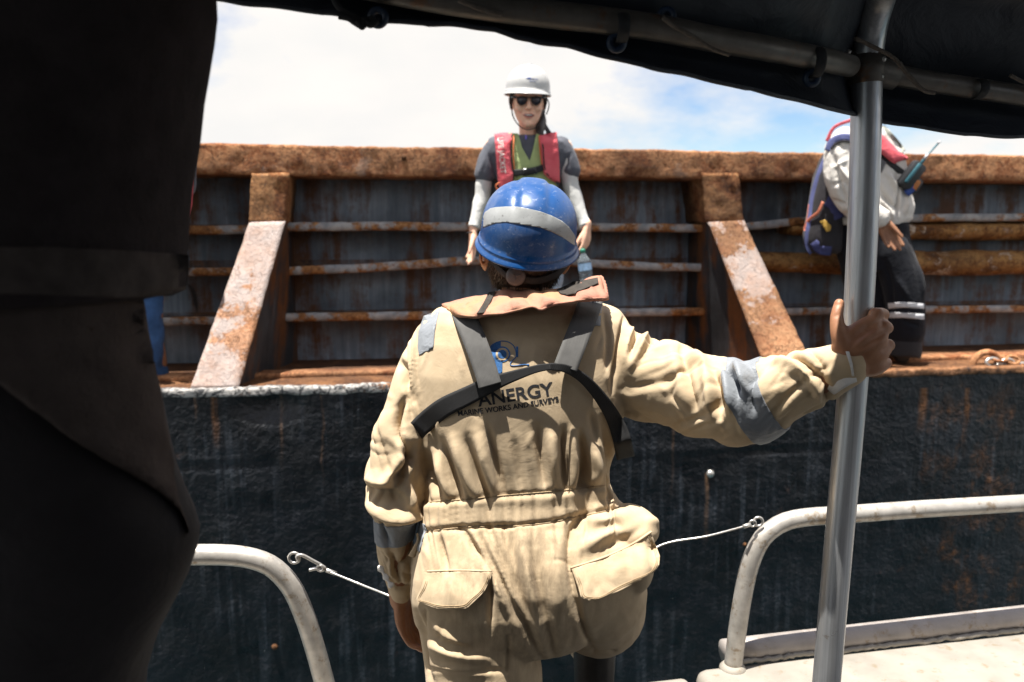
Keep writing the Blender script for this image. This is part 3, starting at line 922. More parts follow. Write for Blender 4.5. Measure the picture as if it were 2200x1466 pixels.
def obox(name, a0, a1, d0, d1, z0, z1, mat, parent, bev=0.012):
    V = [W2(a, d, z) for a in (a0, a1) for d in (d0, d1) for z in (z0, z1)]
    o = mesh(name, V, [(0, 1, 3, 2), (4, 6, 7, 5), (0, 4, 5, 1), (2, 3, 7, 6), (0, 2, 6, 4), (1, 5, 7, 3)], mat, parent, smooth=False)
    bevel_obj(o, bev, 3)
    return o
ar = float(bo(1497, 1450, YG) @ U2)        # right gunwale starts here
al = float(bo(760, 1500, YG) @ U2)
obox('gunwale', ar, 4.5, dg - 0.30, dg + 0.025, zg - 0.10, zg - 0.004, GUNM, launch, 0.03)
obox('gunwale', -3, al, dg - 0.30, dg + 0.025, zg - 0.10, zg - 0.004, GUNM, launch, 0.03)
obox('hull_side', -3, 4.5, dg - 0.02, dg + 0.02, -0.3, zg - 0.17, GUNM, launch)
obox('gate_sill', al + 0.02, ar - 0.02, dg - 0.2, dg + 0.02, zg - 0.11, zg - 0.022, GUNM, launch, 0.02)
obox('inner_side', ar + 0.05, 4.5, dg - 0.28, dg - 0.25, zd, zg - 0.10, GUNM, launch, 0.006)
obox('inner_side', -3, al - 0.05, dg - 0.28, dg - 0.25, zd, zg - 0.10, GUNM, launch, 0.006)
# rub pipe along the outer edge
P = np.array([W2(a, dg + 0.05, zg + 0.012 + 0.012 * (a - ar) / 2) for a in np.linspace(ar + 0.10, 4.5, 40)])
mesh('rub_pipe', *tube(P, 0.034, 16), PIPEM, launch)
P = np.array([W2(a, dg - 0.325, zg - 0.004) for a in np.linspace(ar + 0.28, 4.5, 40)])
mesh('inner_pipe', *tube(P, 0.022, 14), RAILM, launch)
# guard rails
def guard(line, yy=YG):
    P = np.array([bo(px, py, yy) for px, py in line])
    V, Fs = tube(spline(P, 90), 0.0235, 20, up=(0, 1, 0))
    return mesh('guard_rail', V, Fs, RAILM, launch)
guard([(-700, 1205), (-200, 1200), (200, 1196), (430, 1192), (520, 1196), (580, 1215), (622, 1256), (650, 1312), (676, 1390), (706, 1500), (722, 1560)])
guard([(2900, 1035), (2500, 1063), (2200, 1081), (1950, 1096), (1800, 1107), (1730, 1112), (1680, 1124), (1640, 1154), (1614, 1205), (1598, 1270), (1585, 1350), (1574, 1438)])
c = bo(1574, 1436, YG)
mesh('weld_collar', *tube(np.array([c + [0, 0, -0.004], c + [0, 0, 0.004], c + [0, 0, 0.014]]), [0.036, 0.034, 0.025], 18, up=(0, 1, 0)), GUNM, launch)
# weld bead between pipe and gunwale
P = np.array([W2(a, dg + 0.012, zg + 0.002) + rng.normal(0, 0.0018, 3) for a in np.arange(ar + 0.10, 4.4, 0.012)])
mesh('weld_bead', *tube(P, 0.007, 8), GUNM, launch)
# eyes welded on the rail bends
def ring(c, R, r, ax1, ax2, name, mat, parent, n=20, m=8):
    th = np.linspace(0, 2 * math.pi, n, endpoint=False)
    P = np.array([c + R * math.cos(a) * np.asarray(ax1) + R * math.sin(a) * np.asarray(ax2) for a in th])
    return mesh(name, *tube(P, r, m, up=np.cross(ax1, ax2), closed=True), mat, parent)
X, Z = np.array([1.0, 0, 0]), np.array([0, 0, 1.0])
ring(bo(632, 1199, YG - 0.005), 0.0125, 0.0035, X, Z, 'eye_ring', STEEL, launch)
ring(bo(1629, 1121, YG - 0.005), 0.0115, 0.0035, X, Z, 'eye_ring', STEEL, launch)

# safety cable across the gap, with a snap hook on one end
cb_ = thing('safety_cable', 'thin wire safety cable with a snap hook across the boarding gap', 'cable', bo(640, 1200, YG))
HAND_L = at(852, 1288, 1.70)
P1 = bo(706, 1228, YG - 0.01)
path = [P1, bo(770, 1254, YG - 0.04), HAND_L, at(900, 1330, 1.86), at(1000, 1400, 1.93), at(1120, 1410, 1.95), at(1240, 1370, 1.96), at(1360, 1230, 1.93), bo(1415, 1174, YG + 0.03), bo(1520, 1152, YG), bo(1600, 1131, YG)]
mesh('wire', *tube(spline(np.array(path), 160), 0.0025, 8), STEEL, cb_)
for a, b in (((700, 1225), (722, 1233)), ((1597, 1132), (1612, 1127))):
    mesh('ferrule', *tube(np.array([bo(*a, YG - 0.01), bo(*b, YG - 0.008)]), 0.0052, 10), STEEL, cb_)
hk = np.array([bo(*p, YG - 0.012) for p in ((643, 1207), (638, 1196), (648, 1193), (672, 1205), (690, 1215), (698, 1222), (690, 1226), (680, 1222), (664, 1225))])
mesh('snap_hook', *tube(spline(hk, 60), 0.0042, 10), STEEL, cb_)
ring(bo(688, 1221, YG - 0.014), 0.007, 0.003, X, Z, 'hook_eye', STEEL, cb_)
ring(bo(1617, 1125, YG - 0.008), 0.008, 0.0028, X, Z, 'end_loop', STEEL, cb_)

# ------------------------------------------------------------------ awning frame and awning
YB = 1.50
def edge_Y(x): return np.interp(x, [300, 1000, 1400, 1650, 1770, 1805, 1838, 2600], [1.12, 1.15, 1.20, 1.28, 1.345, 1.40, 1.485, 1.60])
fr = thing('awning_support', 'scuffed metal pole and tubes that hold up the dark awning', 'frame', at(1790, 1466, YB))
pole = [(1755, 1640), (1772, 1500), (1790, 1300), (1808, 1100), (1826, 900), (1842, 700), (1853, 500), (1859, 330), (1861, 240)]
P = [at(px, py, YB - 0.01) for px, py in pole]
P += [at(1863, 140, YB - 0.015), at(1872, 60, YB - 0.03), at(1892, -10, YB - 0.07), at(1925, -70, YB - 0.16), at(1990, -150, YB - 0.32)]
P = np.array(P); POLE_R = 0.0268
mesh('pole', *tube(spline(P, 120), POLE_R, 40, up=(0, 1, 0)), POLE, fr)
# cross tube
ct = [(560, -75), (800, -28), (980, 5), (1150, 28), (1300, 45), (1420, 62), (1520, 82), (1660, 107), (1780, 131), (1825, 142)]
P = np.array([at(px, py, edge_Y(px) - 0.012) for px, py in ct])
mesh('cross_tube', *tube(spline(P, 80), 0.0185, 24, up=(0, 1, 0)), OLDPIPE, fr)
P = np.array([at(px, py, edge_Y(px) - 0.012) for px, py in [(1895, 157), (2000, 176), (2200, 207), (2500, 262), (2800, 330)]])
mesh('cross_tube', *tube(spline(P, 60), 0.0185, 24, up=(0, 1, 0)), OLDPIPE, fr)
P = np.array([at(1800, 135, YB - 0.012), at(1860, 150, YB - 0.012), at(1925, 163, YB - 0.012)])
mesh('clamp', *tube(P, 0.025, 20, up=(0, 1, 0)), OLDPIPE, fr)
P = np.array([at(1861, 120, YB - 0.012), at(1861, 180, YB - 0.012)])
mesh('clamp', *tube(P, 0.0325, 26, up=(0, 1, 0)), OLDPIPE, fr)
for px, py in ((1822, 112), (1897, 128), (1892, 165)):
    mesh('clamp_bolt', *ball(at(px, py, YB - 0.035), (0.006, 0.006, 0.005), 10, 6), STEEL, fr)
# second bow further back that the roof also lies on
bow = [(-0.95, 0.25, CZ + 0.60), (-0.3, 0.15, CZ + 0.64), (0.6, 0.2, CZ + 0.60), (1.3, 0.45, CZ + 0.46), (1.9, 0.65, CZ + 0.33)]
mesh('roof_bow', *tube(spline(np.array(bow), 60), 0.018, 16, up=(0, 1, 0)), OLDPIPE, fr)

aw = thing('awning', 'dark grey vinyl awning lashed to the tubes overhead', 'awning', at(1400, 60, YB))
edge = [(-900, -70), (300, -18), (380, -8), (470, 4), (620, 21), (740, 38), (800, 49), (870, 51), (1000, 60), (1062, 67), (1110, 85), (1220, 104), (1300, 125), (1400, 148), (1500, 170), (1600, 193), (1660, 205), (1720, 221), (1830, 248), (1890, 262), (1990, 279), (2070, 291), (2120, 296), (2200, 296), (2330, 312), (2600, 360)]
ex = np.array([e[0] for e in edge], float); ey = np.array([e[1] for e in edge], float)
xs = np.linspace(-900, 2600, 320)
yy = np.interp(xs, ex, ey) + 2.2 * np.sin(xs * 0.05) * np.exp(-((xs % 230) / 150) ** 2)
E = np.array([at(x, y, edge_Y(x)) for x, y in zip(xs, yy)])
tx = np.array([c[0] for c in ct] + [1895, 2000, 2200, 2500, 2800], float)
ty = np.array([c[1] for c in ct] + [157, 176, 207, 262, 330], float)
tyx = np.interp(xs, tx, ty); tyx[xs < 560] = -75 - (560 - xs[xs < 560]) * 0.18
T = np.array([at(x, y, edge_Y(x) + 0.012) for x, y in zip(xs, tyx)]) + np.array([0, 0.022, 0.012])
rows = [E, E * 0.66 + T * 0.34 + [0, 0.012, 0], E * 0.33 + T * 0.67 + [0, 0.012, 0], T]
# over the tube and back above our heads
zroof = T[:, 2] + 0.024
for k, (y, up_) in enumerate([(-0.02, 0.030), (-0.08, 0.105), (-0.25, 0.20), (-0.6, 0.26), (-1.0, 0.29), (-1.5, 0.30), (-2.2, 0.28), (-3.0, 0.22)]):
    r = T.copy(); r[:, 1] += y; r[:, 2] += up_ * (1.0 if y > -0.5 else 1.0)
    rows.append(r)
Q = spline(np.array(rows).reshape(len(rows), -1), 64).reshape(64, len(xs), 3) if False else None
R_ = np.array(rows)                                    # rows x stations x 3
par = np.linspace(0, len(rows) - 1, 60)
out = np.zeros((60, len(xs), 3))
for j in range(len(xs)):
    for c in range(3):
        out[:, j, c] = np.interp(par, np.arange(len(rows)), R_[:, j, c])
V = out.reshape(-1, 3)
wr = fbm(V * np.array([4, 9, 9]), 3) * 0.012 + fbm(V * 22, 2) * 0.003
fade = np.repeat(np.clip((par - 0.0) / 1.0, 0.25, 1), len(xs))
V = V + np.stack([0 * wr, wr * fade * 0.6, wr * fade * 0.5], 1)
nx = len(xs)
Fq = [(i * nx + j, i * nx + j + 1, (i + 1) * nx + j + 1, (i + 1) * nx + j) for i in range(59) for j in range(nx - 1)]
N = vnormals(V, Fq); nV = len(V)
Vb = V + N * 0.0016
bd = [(j, j + 1) for j in range(nx - 1)]
Fq = Fq + [tuple(k + nV for k in q[::-1]) for q in Fq] + [(b, a, a + nV, b + nV) for a, b in bd]
mesh('cover', np.vstack([V, Vb]), Fq, CANOPY, aw)
# hem rolled along the free edge
mesh('hem', *tube(E + [0, 0, 0.003], 0.0042, 8, up=(0, 1, 0)), CANOPY, aw)

BLUE_EYE = plain('blue_eyelet', (0.012, 0.026, 0.055), 0.45, 0, 0.2, 60, 0.2)
for px, py in ((812, 38), (1432, 36), (1325, 92), (1744, 168)):
    c = at(px, py, edge_Y(px) - 0.014)
    ring(c, 0.010, 0.005, X, Z, 'eyelet', BLUE_EYE, aw, 22, 8)
# lashing lines
def cord(line, r, name, mat, d=0.04, n=40):
    P = np.array([at(px, py, edge_Y(px) - d) for px, py in line])
    return mesh(name, *tube(spline(P, n), r, 8), mat, aw)
cord([(1424, 38), (1450, 58), (1490, 80), (1530, 105), (1566, 118)], 0.0032, 'lashing_line', ROPE, 0.045)
cord([(1836, 82), (1870, 98), (1920, 125), (1955, 165), (1985, 195), (2008, 200)], 0.0036, 'lashing_line', ROPE, 0.055)
cord([(2170, 162), (2210, 182), (2260, 205)], 0.0034, 'lashing_line', ROPE, 0.045)
cord([(985, 0), (1040, 22), (1080, 32)], 0.0034, 'lashing_line', ROPE, 0.04)
cord([(716, -10), (722, 8), (738, 24), (760, 36), (780, 46)], 0.0042, 'tie_strap', BLACKTIE, 0.02)
cord([(728, 33), (750, 38), (765, 48), (778, 54), (790, 46), (805, 42)], 0.0055, 'tie_strap', BLACKTIE, 0.022)
cord([(768, 44), (778, 58), (784, 44), (795, 54), (812, 44)], 0.0045, 'tie_strap', BLACKTIE, 0.028)
def band(px, py0, py1):
    c = at(px, 0.5 * (py0 + py1), edge_Y(px) - 0.02)
    up_ = at(px, py0, c[1]) - at(px, py1, c[1]); h = np.linalg.norm(up_) / 2
    th = np.linspace(0, 2 * math.pi, 20, endpoint=False)
    P = np.array([c + Z * h * math.cos(a) + np.array([0, 1, 0]) * 0.026 * math.sin(a) for a in th])
    V, Fs = tube(P, np.tile([[0.002, 0.0085]], (20, 1)), 8, up=(1, 0, 0), closed=True)
    V, Fs = tube(P, np.tile([[0.0085, 0.0022]], (20, 1)), 8, up=(1, 0, 0), closed=True)
    return mesh('tie_band', V, Fs, BLACKTIE, aw)
band(1336, 32, 90); band(1752, 104, 166); band(2100, 172, 212)

# ------------------------------------------------------------------ people: shared pieces
def skin(name, col, dark):
    m = M(name, 0.5, 0, 0.4)
    m.color(m.ramp(m.noise(28, 6, 0.6), [(0.3, dark), (0.65, col)]))
    m.b.inputs['Subsurface Weight'].default_value = 0.12
    m.b.inputs['Subsurface Radius'].default_value = (0.012, 0.004, 0.002)
    p = m.bump(m.noise(120, 4, 0.7), 0.25, 0.002)
    m.bump(m.vor(420), 0.15, 0.0006, p)
    return m.m
SKIN_TAN = skin('skin_tan', (0.36, 0.175, 0.095), (0.26, 0.115, 0.06))
SKIN_FAIR = skin('skin_fair', (0.80, 0.49, 0.35), (0.72, 0.42, 0.29))
SKIN_BROWN = skin('skin_brown', (0.27, 0.13, 0.07), (0.20, 0.09, 0.05))
HAIR = plain('dark_hair', (0.018, 0.012, 0.009), 0.5, 0, 0.4, 200, 0.3)
BOOT = plain('black_leather', (0.02, 0.018, 0.016), 0.6, 0, 0.3, 50, 0.4)
STRAP = None

def rotm(rx=0, ry=0, rz=0):
    cx_, sx_, cy_, sy_, cz_, sz_ = math.cos(rx), math.sin(rx), math.cos(ry), math.sin(ry), math.cos(rz), math.sin(rz)
    X_ = np.array([[1, 0, 0], [0, cx_, -sx_], [0, sx_, cx_]]); Y_ = np.array([[cy_, 0, sy_], [0, 1, 0], [-sy_, 0, cy_]]); Z_ = np.array([[cz_, -sz_, 0], [sz_, cz_, 0], [0, 0, 1]])
    return Z_ @ Y_ @ X_

HEAD_ROWS = [(.116, .012, -.02, .03), (.108, .040, -.052, .056), (.095, .055, -.072, .076), (.07, .067, -.088, .091), (.045, .0735, -.094, .098), (.018, .076, -.095, .099),
             (-.008, .0745, -.090, .093), (-.032, .070, -.0905, .082), (-.056, .0625, -.091, .058), (-.078, .053, -.089, .030), (-.095, .040, -.086, .004), (-.107, .026, -.081, -.02), (-.113, .010, -.070, -.035)]
def sring(xc, hw, y0, y1, z, n=28, e=2.25):
    th = np.linspace(0, 2 * math.pi, n, endpoint=False)
    c, s = np.cos(th), np.sin(th)
    x = xc + hw * np.sign(c) * np.abs(c) ** (2 / e); y = (y0 + y1) / 2 + (y1 - y0) / 2 * np.sign(s) * np.abs(s) ** (2 / e)
    return np.stack([x, y, np.full(n, z)], 1)

def head_parts(c, R, k=1.0, face=True, female=False, ear=1.0):
    """face looks towards local -y"""
    w_ = 0.95 if female else 1.0
    rows = [sring(0, r[1] * w_, r[2], r[3], r[0]) for r in HEAD_ROWS]
    P = [loft(rows)]
    if face:
        P.append(limb([(0, -.088, .020), (0, -.101, -.006), (0, -.107, -.022)], [(.007, .006), (.009, .008), (.0105, .0115)], 12))
        for s in (-1, 1):
            P.append(ball((s * .012, -.096, -.026), (.008, .010, .0065), 10, 8))
            P.append(ball((s * .040, -.074, -.026), (.022, .018, .020), 12, 8))
            P.append(limb([(s * .012, -.092, .031), (s * .032, -.089, .035), (s * .052, -.076, .028)], .008, 8))
        P.append(limb([(-.021, -.088, -.0545), (0, -.0945, -.0505), (.021, -.088, -.0545)], [(.0035, .005), (.0062, .006), (.0035, .005)], 10))
        P.append(limb([(-.019, -.087, -.0585), (0, -.0935, -.0645), (.019, -.087, -.0585)], [(.0035, .005), (.0072, .006), (.0035, .005)], 10))
        P.append(ball((0, -.083, -.093), (.019, .013, .015), 12, 8))
    for s in (-1, 1):
        A = rotm(0, 0, s * 0.45)
        P.append(ball((s * .079 * w_ * ear, .012, -.004), (.0055, .017, .030), 12, 10, A))
        P.append(limb([(s * .080 * w_ * ear, .000, .020), (s * .086 * w_ * ear, .022, .024), (s * .088 * w_ * ear, .030, .004), (s * .084 * w_ * ear, .020, -.018), (s * .079 * w_ * ear, .004, -.033)], [.004, .0048, .0045, .004, .005], 8))
    return [((np.asarray(v) * k) @ R.T + c, f) for v, f in P]

def hand_parts(Wp, d, s, curl=(0.35, 0.45, 0.3), k=1.0, spread=0.06, thumb=0.6, fr=1.0):
    """relaxed hand: Wp wrist, d towards the fingers, s towards the thumb"""
    d = np.asarray(d, float); d /= np.linalg.norm(d); s = np.asarray(s, float); s = s - d * (s @ d); s /= np.linalg.norm(s)
    n = np.cross(s, d)                      # back of the hand if the thumb is on s
    P = []
    base = [(.030, .088), (.010, .092), (-.010, .088), (-.028, .080)]
    ln = [.072, .080, .074, .058]; rr = [.0088, .0090, .0086, .0076]
    for i in range(4):
        b = Wp + (d * base[i][1] + s * base[i][0]) * k
        P.append(limb([Wp + s * base[i][0] * 0.55 * k, Wp + (d * .05 + s * base[i][0] * .85 + n * .003) * k, b], np.array([.0145, .0135, rr[i] * 1.18]) * k, 10))
        ang = 0.0; p = b.copy(); pts = [b]; dd0 = d + s * spread * (1.2 - i * 0.8)
        dd0 /= np.linalg.norm(dd0)
        for j, f in enumerate((.45, .30, .25)):
            ang += curl[j] * (1 + 0.10 * i)
            dd = dd0 * math.cos(ang) - n * math.sin(ang)
            p = p + dd * ln[i] * f * k; pts.append(p)
        P.append(limb(pts, np.array([rr[i] * 1.1, rr[i], rr[i] * .93, rr[i] * .78]) * k * fr, 10, k=5))
    t0 = Wp + (d * .022 + s * .020 - n * .004) * k
    td = d * (1 - thumb * 0.5) + s * thumb - n * 0.35; td /= np.linalg.norm(td); t2 = d * 0.9 + s * 0.15 - n * 0.3; t2 /= np.linalg.norm(t2)
    pts = [t0, t0 + td * .040 * k, t0 + td * .040 * k + (td * .5 + t2 * .5) * .034 * k, t0 + td * .040 * k + (td * .5 + t2 * .5) * .034 * k + t2 * .026 * k]
    P.append(limb(pts, np.array([.015, .0125, .0102, .008]) * k, 10))
    P.append(limb([Wp - d * .03 * k, Wp, Wp + d * .03 * k], np.array([(.021, .026), (.019, .027), (.015, .032)]) * k, 12, up=n))
    return P

def body_core(P, neck_top, neck_base, sh_l, sh_r, hip_l, hip_r, chest=(.15, .10), waist=(.125, .085)):
    """neck, trunk for the figure under the clothes"""
    neck_top, neck_base, sh_l, sh_r, hip_l, hip_r = [np.asarray(q, float) for q in (neck_top, neck_base, sh_l, sh_r, hip_l, hip_r)]
    P.append(limb([neck_top, neck_base, neck_base * .8 + (sh_l + sh_r) * .1], [.052, .056, .07], 16))
    cen = (sh_l + sh_r) / 2; hp = (hip_l + hip_r) / 2; ax = sh_r - sh_l; ax /= np.linalg.norm(ax)
    pts = [cen * 1.0 + (neck_base - cen) * .3, cen * .8 + hp * .2, cen * .5 + hp * .5, cen * .25 + hp * .75, hp]
    T, A, B = frames(np.array(pts), np.cross(ax, cen - hp))
    P.append(limb(pts, [(.075, .12), chest[::-1], (waist[1] * 1.05, waist[0] * 1.05), (waist[1], waist[0]), (.095, .14)], 20, up=np.cross(ax, cen - hp)))
    for a, b in ((sh_l, sh_r),):
        P.append(limb([a, b], [.05, .05], 12))
    P.append(limb([hip_l, hip_r], [.085, .085], 12))

def boot_parts(heel, d, up=(0, 0, 1), h=0.2, L=0.27):
    d = np.asarray(d, float); d /= np.linalg.norm(d); u = np.asarray(up, float)
    P = [limb([heel + u * .045, heel + d * L * .45 + u * .05, heel + d * (L - .05) + u * .042], [(.045, .042), (.045, .046), (.036, .045)], 12, up=u),
         limb([heel + d * .035 + u * .05, heel + d * .03 + u * h], [.05, .056], 12)]
    return P

# hard hat ----------------------------------------------------------------
def hard_hat(c, R, side=.107, fr=.132, h=.112, peak=0.0, skirt=0.018, ribs=3, k=1.0, pw=0.80):
    """dome, rim and gutter; local -y is the front; c is the centre of the rim"""
    n = 84; th = np.linspace(0, 2 * math.pi, n, endpoint=False); rings = []
    def outl(s, extra=0.0, z=0.0):
        x = (side * s + extra) * np.sin(th); y = -(fr * s + extra) * np.cos(th)
        return np.stack([x, y, np.full(n, z)], 1)
    for i in range(1, 25):
        a = math.radians(90 * i / 24.0)
        s = math.sin(a) ** pw; z = h * math.cos(a) ** (pw + .06) if i < 24 else 0
        r = outl(s, 0, max(z, 0.0))
        if ribs:
            # raised panel down the middle of the crown and two pressed grooves beside it
            x0 = r[:, 0]; f_ = np.clip((0.108 - np.abs(r[:, 1])) / .012, 0, 1) * (z > h * .28)
            r[:, 2] += (0.0042 * np.exp(-(x0 / .030) ** 8) - 0.0022 * np.exp(-((np.abs(x0) - .034) / .005) ** 2)) * f_
        rings.append(r)
    pk = np.clip(np.cos(th), 0, 1) ** 2.2 * peak
    for ex, z in ((.001, -.008), (.0015, -.016), (.0055, -.0185), (.0064, -.0215), (.0050, -.0245), (.009, -.028), (.0135, -.033), (.0152, -.0355), (.0140, -.0378), (.010, -.0368)):
        r = outl(1, ex * skirt / .018, z)
        g = max(0, (-z - .020) / .014)
        r[:, 1] -= pk * min(1, g); r[:, 2] -= pk * 0.25 * min(1, g)
        rings.append(r)
    inner = [outl(1, -.004, -.028), outl(1, -.006, -.010), outl(.96, -.006, .012), outl(.7, -.004, .075 * h / .128), outl(.3, -.002, .11 * h / .128)]
    V, Fs = loft(rings + inner)
    return (V * k) @ R.T + c, Fs

def hat_mat(name, col, top=None, wear=0.5, rough=0.32):
    m = M(name, rough, 0, 0.5)
    f = m.noise(14, 8, 0.7)
    c = m.ramp(f, [(0.3, tuple(x * 0.88 for x in col)), (0.7, col)])
    sc = m.ramp(m.noise(1.0, 6, 0.7, m.map((90, 25, 140), (0.4, 0.9, 0.3))), [(0.58, 0.0), (0.68, wear)])
    c = m.mix(sc, c, tuple(0.4 * x + 0.6 * 0.6 for x in col))
    c = m.mix(m.ramp(m.noise(9, 9, 0.78, dist=0.4), [(0.52, 0.0), (0.70, wear)]), c, tuple(0.6 * x + 0.4 * 0.45 for x in col))
    d = m.ramp(m.noise(70, 6, 0.75), [(0.62, 0.0), (0.68, 0.7)])
    c = m.mix(d, c, (0.05, 0.045, 0.04))
    m.color(c)
    m.rough(m.ramp(m.noise(20, 6), [(0.3, rough * 0.8), (0.7, rough * 1.6)]))
    m.bump(m.noise(18, 5), 0.08, 0.01)
    m.b.inputs['Coat Weight'].default_value = 0.12; m.b.inputs['Coat Roughness'].default_value = 0.15
    return m.m

# ------------------------------------------------------------------ the worker in the beige coverall
man = thing('person', 'worker in a beige coverall seen from behind, one hand gripping the pole', 'person', at(1042, 1466, 1.58) * [1, 1, 0] + [0, 0, zd])

# rows: py, x left, x right, Y back, Y front
ROWS = [(640, 1080, 1205, 1.675, 1.83), (652, 1040, 1245, 1.660, 1.85), (664, 985, 1300, 1.645, 1.86), (676, 935, 1332, 1.622, 1.86), (700, 912, 1350, 1.605, 1.86), (750, 892, 1358, 1.585, 1.86),
        (820, 885, 1356, 1.567, 1.85), (900, 892, 1340, 1.557, 1.83), (980, 903, 1328, 1.552, 1.81), (1040, 915, 1312, 1.552, 1.79), (1090, 916, 1312, 1.550, 1.78), (1130, 912, 1338, 1.538, 1.79),
        (1180, 905, 1385, 1.512, 1.80), (1230, 894, 1400, 1.490, 1.80), (1290, 884, 1392, 1.474, 1.80), (1345, 882, 1365, 1.472, 1.80), (1395, 890, 1320, 1.490, 1.80), (1425, 915, 1262, 1.52, 1.78)]
rings = []
for py, xl, xr, yb, yf in ROWS:
    ym = yb + 0.45 * (yf - yb)
    a, b = at(xl, py, ym), at(xr, py, ym)
    z = at(0.5 * (xl + xr), py, yb)[2]
    r = sring((a[0] + b[0]) / 2, (b[0] - a[0]) / 2, yb, yf, z, 44, 2.5)
    rings.append(r)
parts = [loft(rings)]
def pts(rows):
    return np.array([at(x, y, Y) for x, y, Y in rows])
def rad(rows, Y=1.6):
    return np.array([r / F * Y for r in rows])
# left sleeve
LA = [(945, 735, 1.70), (905, 800, 1.685), (882, 880, 1.665), (862, 950, 1.65), (850, 1020, 1.64), (848, 1068, 1.64), (847, 1115, 1.645), (848, 1165, 1.655), (856, 1225, 1.67), (862, 1274, 1.68)]
parts.append(limb(pts(LA), rad([62, 56, 57, 62, 64, 62, 49, 42, 36, 26], 1.65), 24, k=7))
# right sleeve
RA = [(1300, 775, 1.71), (1365, 806, 1.695), (1420, 822, 1.675), (1480, 842, 1.65), (1535, 858, 1.61), (1600, 868, 1.565), (1655, 848, 1.53), (1715, 824, 1.50), (1770, 801, 1.475), (1815, 785, 1.455)]
parts.append(limb(pts(RA), rad([95, 97, 96, 95, 94, 92, 80, 66, 56, 46], 1.58), 28, k=7))
# left leg
LL = [(1010, 1290, 1.62), (1030, 1380, 1.605), (1042, 1466, 1.60), (1050, 1600, 1.61), (1058, 1800, 1.63), (1062, 1980, 1.66), (1064, 2080, 1.68)]
parts.append(limb(pts(LL), rad([128, 133, 134, 118, 95, 82, 76], 1.6), 26, k=6))
# right thigh lifted on to the gunwale
knee = np.array([0.19, 1.98, CZ - 0.69]); ank = np.array([0.20, 1.90, zg + 0.10])
parts.append(limb(np.array([at(1275, 1265, 1.62), at(1285, 1300, 1.78), knee]), [.115, .105, .075], 24))
parts.append(limb(np.array([knee, knee * .5 + ank * .5, ank]), [.075, .065, .058], 20))
# cloth bunched at the lifted hip
parts.append(ball(at(1358, 1130, 1.61), (.058, .072, .042), 20, 14, rotm(0, 0.25, 0)))
parts.append(ball(at(1368, 1210, 1.57), (.036, .06, .06), 18, 12))
CV, CF = fuse(parts, 0.0034, 8, 0.5)
BASE = bvh_of(CV, CF)                      # smooth body of the coverall: straps are laid on it

def crop(x0, y0, s):
    return lambda *p: [(x0 + a / s, y0 + b / s) for a, b in p]
cA, cB, cC, cD, cE = crop(760, 880, 2.501), crop(1260, 360, 2.715), crop(760, 960, 3.054), crop(760, 640, 4.073), crop(1560, 600, 4.0725)
S = []
def val(p, w=8, h=-.006, t=1.0): S.append((p, w, h, t))
def rid(p, w=11, h=.006, t=1.0): S.append((p, w, h, t))
# back, above the waistband
for p, w, h in ((cA((395, 240), (430, 400), (478, 495)), 7, -.007), (cA((470, 170), (535, 370), (575, 480)), 7, -.007), (cA((600, 150), (665, 330), (720, 470)), 8, -.005), (cA((720, 100), (765, 300), (800, 465)), 8, -.005),
                (cA((860, 150), (885, 300), (905, 450)), 8, -.003), (cA((985, 90), (1010, 280), (1030, 440)), 8, -.006), (cA((1128, 110), (1132, 300), (1140, 435)), 7, -.009), (cA((1222, 130), (1240, 300), (1215, 430)), 7, -.010),
                (cA((1340, 60), (1372, 200), (1385, 340), (1378, 520)), 6, -.007), (cA((1275, 20), (1320, 190)), 7, -.004), (cA((420, 100), (450, 300)), 8, -.004)):
    val(p, w, h)
for p in (cA((430, 230), (485, 390), (525, 485)), cA((535, 160), (600, 350), (650, 470)), cA((660, 120), (715, 310), (760, 460)), cA((1060, 120), (1075, 300), (1085, 430)), cA((1175, 120), (1185, 300), (1178, 425)), cA((1290, 220), (1310, 330), (1290, 400))):
    rid(p, 10, .0055)
# seat and legs
for p, w, h in ((cA((452, 680), (475, 780), (500, 880)), 6, -.006), (cA((585, 640), (650, 740), (735, 875)), 7, -.009), (cA((655, 640), (760, 860), (890, 1120), (1010, 1340)), 8, -.008), (cA((725, 640), (870, 980), (955, 1190)), 8, -.007),
                (cA((820, 640), (870, 880), (945, 1150)), 9, -.005), (cA((965, 740), (995, 950), (1040, 1150), (1080, 1340)), 9, -.006), (cA((1168, 560), (1160, 830), (1205, 1080), (1290, 1310)), 6, -.006),
                (cA((745, 880), (735, 1050), (735, 1200)), 6, -.006), (cA((1250, 545), (1190, 640), (1175, 760)), 8, -.005), (cA((1395, 330), (1420, 430), (1455, 520)), 6, -.008), (cA((1370, 540), (1400, 610), (1460, 640)), 8, -.005),
                (cA((1560, 620), (1470, 690), (1330, 740)), 9, -.006), (cA((345, 1100), (370, 1250), (385, 1400), (420, 1466)), 7, -.006), (cA((300, 1180), (330, 1330), (370, 1466)), 7, -.005)):
    val(p, w, h)
for p, w, h in ((cA((620, 640), (720, 840), (830, 1080)), 10, .006), (cA((700, 650), (820, 920), (920, 1150)), 11, .006), (cA((900, 640), (930, 860), (985, 1080)), 13, .006), (cA((1060, 640), (1080, 880), (1110, 1100)), 16, .006),
                (cA((1260, 600), (1340, 600), (1500, 560)), 12, .006), (cA((1210, 760), (1330, 690), (1440, 640)), 12, .006), (cA((430, 1150), (520, 1200), (640, 1250)), 11, .007), (cA((400, 1260), (500, 1300), (640, 1330), (720, 1340)), 11, .006),
                (cA((430, 1390), (600, 1400), (720, 1420)), 9, .004), (cA((1560, 590), (1640, 600), (1655, 560)), 9, .008), (cA((520, 880), (560, 1080)), 12, .003)):
    rid(p, w, h)
